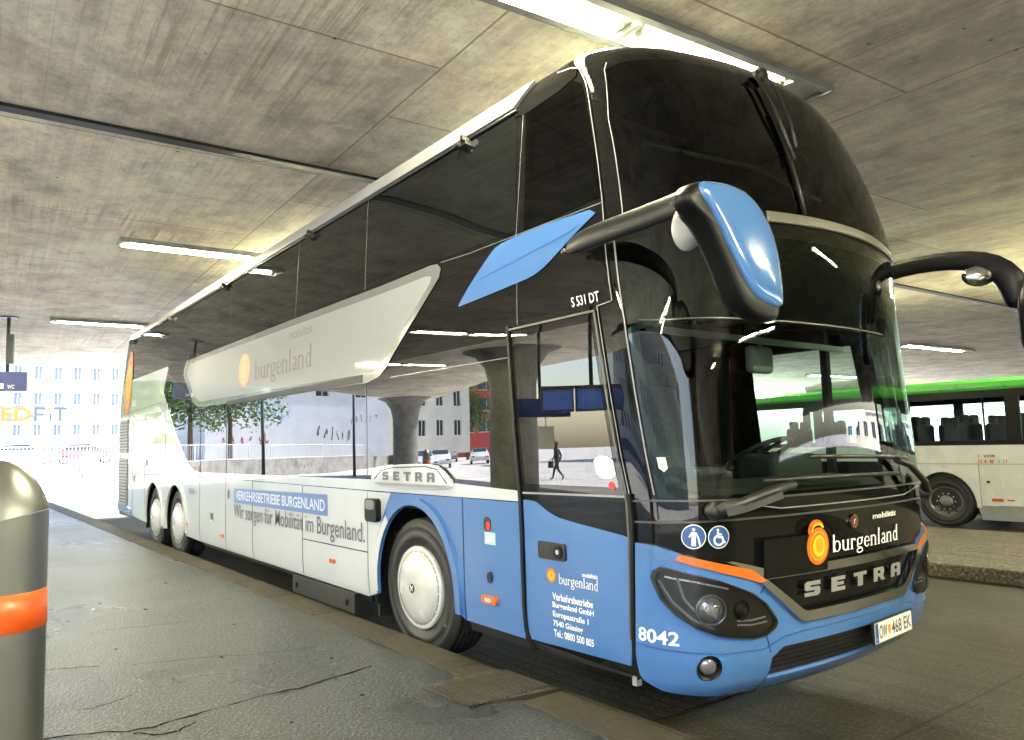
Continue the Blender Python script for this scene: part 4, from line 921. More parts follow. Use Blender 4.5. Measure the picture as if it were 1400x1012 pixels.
# kerb stones along the platform
x = -30.; k = 0
def ky(x): return .04 if x > -1.3 else (-.02-.0012*(-1.3-x))
kerb_runs = []
while x < 20:
    x1 = min(x+1.0, 20)
    if x < -1.74 < x1: x1 = -1.74
    if -1.75 < x < -1.27: x = -1.27; continue
    kerb_runs.append((x, x1)); x = x1
mb = MB()
for a, b in kerb_runs:
    mb.prism([(a+.004, -.30 if a > -1.3 else -.29-.0055*(-1.3-a)), (b-.004, -.30 if b > -1.2 else -.29-.0055*(-1.3-b)), (b-.004, ky(b-.01)), (a+.004, ky(a+.01))], -.02, .152)
M['kerb'].node_tree.nodes['Principled BSDF'].inputs['Specular IOR Level'].default_value = .2
kb = mb.build('kerb', M['kerb']); kb['kind'] = 'structure'
mod = kb.modifiers.new('soft', 'BEVEL'); mod.width = .012; mod.segments = 3
# worn drain cover set into the platform edge
dc = empty('drain_cover', (-1.55,-.28,.15), 'rusty ribbed metal drain cover let into the kerb beside the coach door', 'drain cover')
mb = MB(); mb.prism([(-.255,.252),(-.250,-.33),(.17,-.285),(.262,.30)][::-1], -.03, .004)
M['rust'] = simple('rusty cast iron', (.022,.016,.011), .7, var=.5, vscale=5, bump=.004, bscale=40)
mb.build('frame', M['rust'], dc)
mb = MB()
for k in range(20):
    y = -.28+.029*k
    mb.box((0.,y,.008),(.40,.011,.008))
mb.build('ribs', M['rust'], dc)
isl = [(-26,6.4),(30,6.4),(30,10.15),(-26,10.15)]
o = sheet('traffic_island', isl, .15, M['island'], .17)
mod = o.modifiers.new('soft', 'BEVEL'); mod.width = .02; mod.segments = 2
# worn cracks and wet patches in the platform surface
M['crack'] = simple('dark crack filling', (.006,.006,.006), .95, ior=1.1)
M['oil'] = simple('dark oil stain', (.011,.010,.008), .9, ior=1.15)
def stain(cx, cy, r, z, seed):
    random.seed(seed); n = 22; o = MB().add([(cx+r*(1+.35*sin(3*2*pi*k/n+seed)+random.uniform(-.18,.18))*cos(2*pi*k/n), cy+r*.7*(1+random.uniform(-.2,.2))*sin(2*pi*k/n), z) for k in range(n)], [tuple(range(n))]).build('oil_stain', M['oil']); o['kind'] = 'structure'
for i, (a, b, r) in enumerate(((-3.2,-1.35,.035),(-4.1,-.95,.03),(-2.7,-.75,.028),(-5.2,-1.4,.05),(-1.9,-.95,.03),(-6.5,-.9,.05),(-3.9,-1.9,.03),(-1.75,-1.45,.02),(-2.9,-1.75,.02))): stain(a, b, r*.6, .1512, i+20)
def crack(pts, w, nm='pavement_crack'):
    random.seed(len(pts)); q = smooth_poly(pts,2,False); q = [(a+random.uniform(-.012,.012), b+random.uniform(-.012,.012)) for a, b in q]
    n = len(q); L = []; R = []
    for i, (a, b) in enumerate(q):
        w_ = w*.55*random.uniform(.3,1.3)*(0.15 if i in (0,n-1) else 1); d = Vector((q[min(i+1,n-1)][0]-q[max(i-1,0)][0], q[min(i+1,n-1)][1]-q[max(i-1,0)][1])).normalized()
        L.append((a-d.y*w_, b+d.x*w_, .1515)); R.append((a+d.y*w_, b-d.x*w_, .1515))
    o = MB().add(L+R, [(i, n+i, n+i+1, i+1) for i in range(n-1)]).build(nm, M['crack']); o['kind'] = 'structure'
crack([(-2.33,-2.9),(-2.33,-2.6),(-2.25,-2.35),(-2.12,-2.13),(-2.16,-1.93),(-2.2,-1.68),(-2.26,-1.41),(-2.24,-1.16),(-2.31,-.9),(-2.36,-.62)], .020)
crack([(-2.10,-2.15),(-1.97,-2.02),(-2.02,-1.93),(-2.07,-1.85)], .016); crack([(-3.66,-2.6),(-3.65,-2.42),(-3.58,-2.25),(-3.56,-2.18),(-3.50,-2.09)], .014)
crack([(-2.64,-2.3),(-2.64,-2.23),(-2.68,-2.14),(-2.75,-2.02)], .008); crack([(-3.4,-1.9),(-3.3,-1.5),(-3.1,-1.1),(-3.05,-.7)], .006); crack([(-4.6,-1.9),(-4.5,-1.5),(-4.45,-1.2)], .007)
sheet('back_lane', [(-30,10.3),(40,10.3),(40,16),(-30,16)], .006, M['lane'])

# ceiling slab with a dark movement joint (gap between two slabs)
HC = 4.5
def jx(y): return -4.83+.028*y
deckL = [(jx(-13.9)-.055,-13.9+.0),(jx(60)-.055,60),(-19,60),(-20,10),(-23.5,0),(-36,-22.2),(-20,-15.6)]
deckR = [(jx(60)+.055,60),(jx(-11.8)+.055,-11.8),(-12,-12.2),(10,-6.6),(61.5,-6.6),(61.5,60)]  # unseen far end and near edge shaped to control daylight under the deck
for q in (deckL, deckR):
    o = sheet('ceiling', q, HC+1.0, M['ceil'], 1.0)
o = sheet('expansion_joint', [(jx(-11)-.06,-11),(jx(59)-.06,59),(jx(59)+.06,59),(jx(-11)+.06,-11)], HC-.004, M['txtblack'], .03)

# ------------------------------------------------------------------ fluorescent ceiling lights
M['tube'] = simple('fluorescent tube', (.9,.9,.85), .5, emit=(1.,.94,.60), estr=190.)
M['fix'] = simple('galvanised lamp housing', (.30,.31,.29), .4, metal=.5, var=.15)
M['reflr'] = simple('lamp reflector', (.7,.72,.66), .25, metal=.3)
def lamp(loc, label, rz=rad(-3.6)):
    """local y along the lamp; origin on the ceiling"""
    t = empty('ceiling_light', loc, label, 'ceiling light', 'fluorescent lights under the deck', rz)
    mb = MB()
    for sx_ in (-1, 1): mb.box((sx_*.155,0,-.03),(.055,4.1,.06)).box((sx_*.186,0,-.055),(.012,4.1,.012))
    mb.box((0,0,-.006),(.28,4.1,.012))
    for y in (-2.04,2.04): mb.box((0,y,-.032),(.37,.03,.07))
    mb.box((0,-.08,-.03),(.26,.05,.055))
    mb.box((0,1.8,-.03),(.255,.36,.04)).build('housing', M['fix'], t)
    for y0, y1 in ((-2.0,-.12),(-.04,1.6)):
        r = MB().box((0,(y0+y1)/2,-.016),(.25,y1-y0,.006)).build('reflector', M['reflr'], t)
    for y0, y1 in ((-1.93,-.20),(.03,1.56)):
        e = MB().tube([(.0,y0,-.040),(.0,y1,-.040)], .017, 12).build('tube', M['tube'], t)
        MB().box((0,y0-.0,-.035),(.06,.05,.05)).box((0,y1,-.035),(.06,.05,.05)).build('lamp_holder', M['hub'], t)
        MB().box((.075,y0+.4,-.03),(.02,.03,.04)).box((-.075,y1-.4,-.03),(.02,.03,.04)).build('clip', M['fix'], t)
    return t
L0 = lamp((-1.30,1.0,HC), 'long fluorescent ceiling light just above the front of the coach roof')
for (x, y, lb) in ((-8.45,1.0,'fluorescent ceiling light above the middle of the coach'),(-15.35,.95,'fluorescent ceiling light above the rear of the coach'),
        (5.6,1.2,'ceiling light row behind the viewer, over the coach bay'),(12.5,1.2,'ceiling light far behind the viewer over the coach bay'),
        (5.6,9.6,'ceiling light behind the viewer over the traffic island'),(12.5,9.6,'second ceiling light behind the viewer over the traffic island'),
        (-8.5,24.0,'ceiling light glowing beyond the white bus roof'),(-15.4,31,'farthest ceiling light beyond the white bus'),(-1.3,13.0,'ceiling light above the white and green bus'),(-8.3,12.5,'ceiling light above the hidden end of the white bus'),
        (-11.5,-7.0,'ceiling light over the platform seen mirrored in the coach windows'),(-4.5,-8.3,'ceiling light over the platform edge beside the round column'),(3.5,-6.6,'ceiling light over the platform behind the viewer'),(-18.5,-9.5,'ceiling light over the far end of the platform')):
    c = copy_tree(L0); c.location = (x, y, HC); c['label'] = lb

# ------------------------------------------------------------------ columns, sign, displays, bins
def column(x, y, r, lb):
    t = empty('concrete_column', (x,y,0), lb, 'column', 'round columns carrying the deck')
    MB().lathe([(r,0),(r,2.9),(r*1.03,3.4),(r*1.18,3.9),(r*1.55,4.3),(r*2.1,4.497)], 48).build('shaft', M['column'], t); return t
column(-33.65,-19.1,.70,'far round concrete column with flared head at the platform end')
column(-14.6,-11.0,.70,'round concrete column with flared head on the platform behind the viewer')
column(9.0,-5.4,.70,'round concrete column at the platform edge nearest the viewer')
column(-16,20,.70,'round concrete column beyond the white bus')
column(2,20,.70,'round concrete column right of the white bus, behind it')
def litter_bin(x, y, lb, rz=0):
    t = empty('litter_bin', (x,y,.148), lb, 'litter bin', 'steel litter bins on the platform', rz); r = .195
    MB().lathe([(r,0),(r,1.0)], 64).build('cylinder', M['steel'], t)
    n = 64; top = []; mb = MB()
    def seam(a): return 1.13 + .05*cos(a-rad(70))
    rows = [[(r*cos(2*pi*k/n), r*sin(2*pi*k/n), 1.0) for k in range(n)], [(r*cos(2*pi*k/n), r*sin(2*pi*k/n), seam(2*pi*k/n)) for k in range(n)]]
    vs = rows[0]+rows[1]; mb.add(vs, [(k, (k+1) % n, n+(k+1) % n, n+k) for k in range(n)], True).build('collar', M['steel'], t)
    rows = []
    for j in range(13):
        th = pi/2*j/12; rows.append([((r+.002)*cos(th)*cos(2*pi*k/n), (r+.002)*cos(th)*sin(2*pi*k/n), seam(2*pi*k/n)*(1-sin(th)**1.5) + 1.40*sin(th)**1.5 + .004*(1-sin(th))) for k in range(n)])
    MB().add([q for r_ in rows for q in r_], [(j*n+k, j*n+(k+1) % n, (j+1)*n+(k+1) % n, (j+1)*n+k) for j in range(12) for k in range(n)], True).build('lid', M['steel'], t)
    MB().lathe([(r-.001,.688),(r+.003,.690),(r+.003,.845),(r-.001,.847)], 64).build('reflective_band', M['bandorange'], t)
    return t
b0 = litter_bin(-1.77+.02,-2.80,'stainless steel litter bin with orange band cut off by the left edge')
b1 = copy_tree(b0); b1.location = (-28.2,-16.9,.148); b1['label'] = 'far steel litter bin with orange band beside the far column'
# hanging direction sign at the end of the bay
hs = empty('hanging_sign', (-15.66,-1.85,HC), 'dark blue hanging direction sign with WC lettering at the platform end', 'sign', rz=rad(-16))
MB().box((0,0,-.01),(.28,.34,.02)).tube([(0,0,0),(0,0,-1.16)], .035, 12).build('hanger', M['pole'], hs)
MB().box((.03,.05,-.68),(.10,.14,.62)).build('speaker', M['pole'], hs)
MB().box((0,-.62,-1.36),(.10,2.0,.40)).build('panel', M['signblue'], hs)
flat_tris('lettering', fit(text_tris('WC', .02), .02, -1.515, .15, -1.43), M['txtwhite'], hs, YZ(.052))
flat_tris('pictogram', fit(polys_tris([(rrect(0,0,1,1,.15),[])]), -.13, -1.52, -.05, -1.40), M['txtwhite'], hs, YZ(.052))
mon = empty('departure_display', (-7.9,-7.3,HC), 'row of three blue departure monitors hanging over the platform', 'display', rz=rad(36))
M['screen'] = simple('lit blue screen', (.01,.02,.1), .2, emit=(.03,.09,.30), estr=.5)
MB().tube([(0,0,0),(0,0,-1.8)], .04, 12).box((0,0,-1.83),(.1,2.0,.06)).build('hanger', M['pole'], mon)
for k in range(3):
    h_ = MB().box((0,-.66+.66*k,-2.07),(.12,.62,.44)).build('monitor', M['pole'], mon); MB().box((-.062,-.66+.66*k,-2.07),(.004,.56,.37)).box((.062,-.66+.66*k,-2.07),(.004,.56,.37)).build('screen', M['screen'], h_)
sg2 = empty('platform_sign', (-10,-7.9,HC), 'dark blue hanging platform sign with a pale notice below it', 'sign', rz=rad(30))
MB().tube([(0,0,0),(0,0,-1.9)], .035, 12).build('hanger', M['pole'], sg2); MB().box((0,0,-2.1),(.08,1.3,.4)).build('panel', M['signblue'], sg2); MB().box((0,-.1,-2.75),(.03,.35,.5)).tube([(0,-.1,-2.3),(0,-.1,-2.5)], .01).build('notice', M['plate'], sg2)

# ------------------------------------------------------------------ street beyond: wall, terrace, fence, facades
WALL = [(-26,14),(-30.5,8.5),(-36.8,3.0),(-38.2,-2),(-38.0,-7),(-41.5,-13),(-46,-20),(-54,-28),(-78,-46)]
rw = empty('retaining_wall', (-38,0,0), 'long pale concrete retaining wall with graffiti beside the sunlit street', 'wall')
rw.location = (0,0,0)
mb = MB()
offs = []
for i, (a, b) in enumerate(WALL):
    p0 = WALL[max(i-1,0)]; p1 = WALL[min(i+1,len(WALL)-1)]; d = Vector((p1[0]-p0[0], p1[1]-p0[1])).normalized(); nx = Vector((d.y, -d.x))
    if nx.x > 0: nx = -nx
    offs.append((a+nx.x*.35, b+nx.y*.35))
mb.prism(WALL+offs[::-1], 0, 1.02).prism([(a, b) for a, b in WALL]+offs[::-1], 1.03, 1.12)
mb.build('wall', M['wallc'], rw)
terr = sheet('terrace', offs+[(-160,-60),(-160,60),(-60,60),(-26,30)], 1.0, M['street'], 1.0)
# graffiti: scribbles on the wall face
def scribble(seed, w, h, n=5):
    random.seed(seed); q = []
    for k in range(n):
        x0 = w*k/n; pts = [(x0+random.uniform(-.05,.30)*w/n*1.6, random.uniform(0,1)*h) for _ in range(5)]; q.append((stroke_poly(smooth_poly(pts,2,False), .05*h+.012), []))
    return polys_tris(q)
def wall_xf(i, t, z, off=.02):
    a = Vector((*WALL[i],0)); b = Vector((*WALL[i+1],0)); d = (b-a).normalized(); n = Vector((-d.y,d.x,0))
    if n.x < 0: n = -n
    # text should run left to right for a viewer on the road side
    r = Vector((0,0,1)).cross(n); p_ = a+(b-a)*t+n*off; p_.z = z
    return Matrix(((r.x,0,n.x,p_.x),(r.y,0,n.y,p_.y),(0,1,0,p_.z),(0,0,0,1)))
M['ink'] = simple('black spray paint', (.03,.03,.04), .6); M['ink2'] = simple('crimson spray paint', (.30,.02,.08), .6); M['ink3'] = simple('light blue spray paint', (.15,.45,.65), .6)
flat_tris('graffiti', scribble(3,1.9,.5,6), M['ink'], rw, wall_xf(2,.12,.38)); flat_tris('graffiti', scribble(8,1.2,.45,4), M['ink3'], rw, wall_xf(2,.92,.4))
flat_tris('graffiti', scribble(5,2.4,.7,6), M['ink2'], rw, wall_xf(4,.35,.2)); flat_tris('graffiti', scribble(6,1.5,.5,4), M['ink'], rw, wall_xf(5,.8,.3))
# railing on top
fence = empty('railing', (0,0,0), 'white metal railing running along the top of the retaining wall', 'railing')
M['whitemetal'] = simple('white painted metal', (.7,.7,.7), .4)
mb = MB(); mp_ = MB()
pts = []
for i in range(len(WALL)-1):
    a = Vector((*offs[i],0)); b = Vector((*offs[i+1],0)); L__ = (b-a).length; n = int(L__/.16)
    for k in range(n):
        p_ = a+(b-a)*(k/n)
        if k % 14 == 0: mp_.box((p_.x,p_.y,1.55),(.06,.06,1.1))
        elif i < 7: mb.box((p_.x,p_.y,1.55),(.018,.018,.85))
    for z in (1.15,2.02): mb.tube([(a.x,a.y,z),(b.x,b.y,z)], .025, 6)
mb.build('bars', M['whitemetal'], fence); mp_.build('posts', M['whitemetal'], fence)
# SPEED-style shop building facing the bay
def facade(name, x0, y0, y1, h, z0, mat, lb, winrows, xf, winw=1.0, step=2.6, winmat=None, ground=None, balc=False):
    """front in local plane x=0 facing +x, spanning y0..y1"""
    t = empty(name, (0,0,0), lb, 'building'); t.matrix_world = xf
    holes = []
    for zr, hh in winrows:
        y = y0+step*.5
        while y < y1-winw: holes.append((y, zr, y+winw, zr+hh)); y += step
    MB().prism([(y0,z0),(y1,z0),(y1,h),(y0,h)], -12, 0, YZ(0), holes=[[(a,b),(c,b),(c,d),(a,d)] for a,b,c,d in holes] ).build('wall', mat, t)
    for a, b, c, d in holes[:100]:
        w_ = MB().prism([(a,b),(c,b),(c,d),(a,d)], -.26, -.16, YZ(0)).build('window', winmat or M['win'], t)
        MB().box((.02,(a+c)/2,b-.05),(.12,c-a+.15,.08)).box((-.13,(a+c)/2,(b+d)/2),(.05,.06,d-b)).box((-.13,a+.03,(b+d)/2),(.05,.06,d-b)).box((-.13,c-.03,(b+d)/2),(.05,.06,d-b)).build('window_frame', M['whitemetal'], w_)
    MB().box((.1,(y0+y1)/2,h+.1),(.5,y1-y0+.3,.22)).build('cornice', M['whitemetal'], t)
    if ground: MB().box((.04,(y0+y1)/2,ground[1]),(.1,y1-y0-1,ground[2])).build('shop_front', ground[0], t)
    return t
B1 = Matrix.Translation((-66,-2,0)) @ Matrix.Rotation(rad(-5),4,'Z')
M['shopblue'] = simple('blue shop fascia', (.06,.10,.28), .4)
M['facshop'] = simple('pale blue plaster', (.19,.23,.28), .8, var=.06)
fc = facade('shop_building', 0, -4, 22, 15, 1.0, M['facshop'], 'pale blue-white building with large EEDFiT letters across its front', [(3.3,.85),(5.8,.95),(7.9,1.0),(10.0,1.0)], B1, .62, 1.45, ground=(M['shopblue'],2.2,.55), winmat=simple('pale window glass', (.12,.15,.19), .3))
M['letor'] = simple('orange sign letters', (.45,.09,.004), .7); M['letdk'] = simple('dark grey sign letters', (.04,.045,.06), .5)
flat_tris('letter_sign', fit(text_tris('EED', .03), 2.3, 4.45, 5.3, 5.55), M['letor'], fc, YZ(0), .12)
flat_tris('letter_sign', fit(polys_tris([([(0,0),(.25,0),(.25,.7),(1,.7),(1,.95),(.25,.95),(.25,1.45),(1.05,1.45),(1.05,1.7),(0,1.7)],[]),([(1.45,0),(1.7,0),(1.7,1.15),(1.45,1.15)],[]),([(2.45,0),(2.7,0),(2.7,1.45),(3.25,1.45),(3.25,1.7),(1.95,1.7),(1.95,1.45),(2.45,1.45)],[])]), 5.5, 4.45, 7.85, 5.55), M['letdk'], fc, YZ(0), .12)
flat_tris('letter_sign', fit(polys_tris([([(0,0),(1,0),(1,1),(0,1)],[])]), 6.55, 5.35, 6.75, 5.55), M['letor'], fc, YZ(0), .12)
B2 = Matrix.Translation((-58,-24,0)) @ Matrix.Rotation(rad(5),4,'Z')
f2 = facade('graffiti_building', 0, -8, 9, 9, 1.0, M['facade'], 'low white building with spray painted graffiti behind the railing', [(6.5,1.2)], B2, 1.2, 4)
for k, (sd, w, h, y, z, mm) in enumerate(((21,4.,1.6,1.5,4.2,'ink3'),(22,3.5,1.6,-4,2.2,'ink'),(23,4.,1.2,3.5,2.1,'ink2'),(24,3.,1.0,-7,3.9,'ink'))):
    v2, t2 = scribble(sd, w, h, 6); flat_tris('graffiti', ([(a+y, b+z) for a, b in v2], t2), M[mm], f2, YZ(0), .03)
B3 = Matrix.Translation((-66,-38,0)) @ Matrix.Rotation(rad(8),4,'Z')
facade('ornate_building', 0, -9, 6, 14, 1.0, M['facade2'], 'cream ornate town house next to the graffiti building', [(3,1.7),(6.3,1.7),(9.6,1.7)], B3, .9, 2.2)
B4 = Matrix.Translation((-92,-70,0)) @ Matrix.Rotation(rad(15),4,'Z')
facade('red_building', 0, -8, 8, 18, 0, M['redfac'], 'distant red office block at the end of the street', [(4,2),(7.5,2),(11,2),(14.4,2)], B4, 3.2, 3.8)
B5 = Matrix.Translation((-30,-62,0)) @ Matrix.Rotation(rad(75),4,'Z')
facade('grey_building', 0, -22, 22, 14, 0, M['facade'], 'grey street front across the road behind the viewer', [(3.5,1.8),(7,1.8),(10.5,1.8)], B5, 1.3, 2.9, ground=(M['shopblue'],1.6,1.2))
B6 = Matrix.Translation((14,-46,0)) @ Matrix.Rotation(rad(90),4,'Z')
facade('corner_building', 0, -26, 26, 14, 0, M['facade2'], 'cream street front opposite the platform behind the viewer', [(3.5,1.8),(7,1.8),(10.5,1.8)], B6, 1.3, 2.9)
B7 = Matrix.Translation((0,76,0)) @ Matrix.Rotation(rad(-90),4,'Z')
facade('far_building', 0, -40, 40, 4.1, 0, M['facade2'], 'long pale building across the road beyond the white bus', [(1.2,1.8)], B7, 2.0, 4.4)
B8 = Matrix.Translation((62,10,0)) @ Matrix.Rotation(rad(180),4,'Z')
facade('sky_block_building', 0, -50, 50, 16, 0, simple('dark brick', (.12,.09,.07), .8, var=.2), 'unseen dark brick building added behind the viewer to limit skylight', [(3,1.8),(6.5,1.8)], B8, 1.6, 6)  # added out of view to hold back skylight on the coach front

# trees
def tree(x, y, z0, h, r, lb, seed):
    random.seed(seed); t = empty('street_tree', (x,y,z0), lb, 'tree', 'trees along the street')
    m_ = MB(); m_.tube([(0,0,0),(.1,.05,h*.3),(0,.1,h*.55),(.1,0,h*.8)], [.22,.17,.12,.05], 10)
    for k in range(7):
        a = k*.9; m_.tube([(0,.05,h*(.35+.05*k)),(cos(a)*r*.4,sin(a)*r*.4,h*(.5+.05*k)),(cos(a)*r*.75,sin(a)*r*.75,h*(.58+.05*k))], [.08,.05,.02], 6)
    m_.build('trunk', M['bark'], t)
    vs = []; fs = []
    cl = [(random.gauss(0,r*.42), random.gauss(0,r*.42), h*.68+random.gauss(0,h*.14), random.uniform(.25,.5)*r) for _ in range(26)]
    for i in range(5200):
        c = random.choice(cl); d = Vector((random.gauss(0,1),random.gauss(0,1),random.gauss(0,.8))).normalized()*c[3]*random.uniform(.55,1.05)
        p_ = Vector(c[:3])+d; u_ = Vector((random.gauss(0,1),random.gauss(0,1),random.gauss(0,1))).normalized(); w_ = u_.orthogonal().normalized(); s_ = random.uniform(.10,.22)
        b = len(vs); vs += [tuple(p_-u_*s_), tuple(p_+w_*s_*.55), tuple(p_+u_*s_), tuple(p_-w_*s_*.55)]; fs.append((b,b+1,b+2,b+3))
    MB().add(vs, fs).build('crown', M['leaf'], t)
tree(-48,-11,1.0,8,3.2,'bushy green street tree behind the graffiti wall',1)
tree(-52.5,-15.5,1.0,9,3.4,'tallest green street tree beside the graffiti building',2)
tree(-45,-6,1.0,7,2.6,'smaller green street tree above the retaining wall',3)
tree(-72,-52,0,9,3.5,'distant green tree in front of the red building',4)
tree(-24,-44,0,10,4.,'green tree across the street behind the viewer',5)
# lamp posts
def lamp_post(x, y, z0, h, lb):
    t = empty('lamp_post', (x,y,z0), lb, 'lamp post', 'street lamp posts')
    MB().tube([(0,0,0),(0,0,h*.3),(0,0,h)], [.11,.09,.06], 12).lathe([(.2,0),(.2,.05),(.12,.12)], 16).build('pole', M['pole'] if z0 == 0 else M['whitemetal'], t); MB().box((.25,0,h+.04),(.7,.2,.1)).build('lantern', M['whitemetal'], t)
lamp_post(-34.2,-10.8,0,8,'dark grey street lamp post in front of the graffiti wall'); lamp_post(-36.2,-17.2,0,8,'dark grey street lamp post near the far column')
lamp_post(-44,2.1,1.0,3.0,'short white lamp post on the terrace in front of the shop building')

# ------------------------------------------------------------------ cars
def car(x, y, z, rz, col, lb):
    t = empty('parked_car', (x,y,z), lb, 'car', 'cars on the street', rz)
    side_ = smooth_poly([(-2.1,.30),(-2.15,.75),(-1.95,.92),(-1.55,.96),(-1.05,1.42),(.35,1.46),(1.0,.98),(1.9,.84),(2.12,.62),(2.1,.30)],1)
    n = len(side_); vs = []; fs = []
    for k, (yy, f_) in enumerate(((-.86,.93),(-.80,1.0),(.80,1.0),(.86,.93))):
        for a, b in side_:
            nar = 1.0 if b < 1.0 else 1-.28*(b-1.0)/.46
            vs.append((a*f_ if False else a, yy*nar, .3+(b-.3)*f_))
    for k in range(3):
        for j in range(n): fs.append((k*n+j, k*n+(j+1) % n, (k+1)*n+(j+1) % n, (k+1)*n+j))
    fs.append(tuple(range(n))); fs.append(tuple(3*n+j for j in range(n))[::-1])
    MB().add(vs, fs, True).build('body', simple('car paint', col, .2, coat=1.), t)
    for sg in (-1,1):
        MB().prism([(-1.35,1.0),(-1.0,1.34),(.3,1.38),(.85,1.0)], -.004, .004, XZ(sg*.80) ).build('side_window', M['win'], t)
    MB().add([(.98,-.68,1.0),(.98,.68,1.0),(.42,.60,1.43),(.42,-.60,1.43)], [(0,1,2,3)]).build('windscreen', M['win'], t); MB().add([(-1.6,-.68,.99),(-1.6,.68,.99),(-1.13,.60,1.38),(-1.13,-.60,1.38)], [(3,2,1,0)]).build('rear_window', M['win'], t)
    for sx_ in (-1.3,1.3):
        for sg in (-1,1):
            xf = Matrix.Translation((sx_, sg*.86, .31)) @ Matrix(((1,0,0,0),(0,0,sg,0),(0,1,0,0),(0,0,0,1)))
            w_ = MB().lathe([(.19,-.18),(.30,-.18),(.31,-.15),(.31,-.02),(.29,0),(.2,0)], 28, xf).build('wheel', M['rubber'], t); MB().lathe([(.2,-.01),(.18,.0),(.05,.01),(.001,.012)], 24, xf).build('rim', M['silver'], w_)
    for sg in (-1,1):
        MB().box((2.05,sg*.62,.68),(.1,.3,.12),bev=.03).build('headlight', M['lens'], t); MB().box((-2.1,sg*.65,.78),(.08,.24,.14),bev=.03).build('tail_light', M['red'], t)
    return t
car(-52,1.6,1.0,rad(85),(.75,.75,.75),'white parked car behind the railing, seen left of the coach')
car(-54.5,5.6,1.0,rad(85),(.22,.09,.09),'red parked car behind the railing next to the white car')
car(-47.5,-31.0,0,rad(35),(.7,.7,.7),'white car driving up the street towards the station'); car(-44.5,-35,0,rad(38),(.72,.72,.72),'second white car in the street behind the first')
car(-66,-45,0,rad(37),(.2,.2,.22),'dark grey car far down the street'); car(-40.5,-24.5,0,rad(20),(.6,.6,.6),'silver car turning beside the far column'); car(-52,-38.5,0,rad(36),(.65,.65,.66),'third white car queueing further down the street')
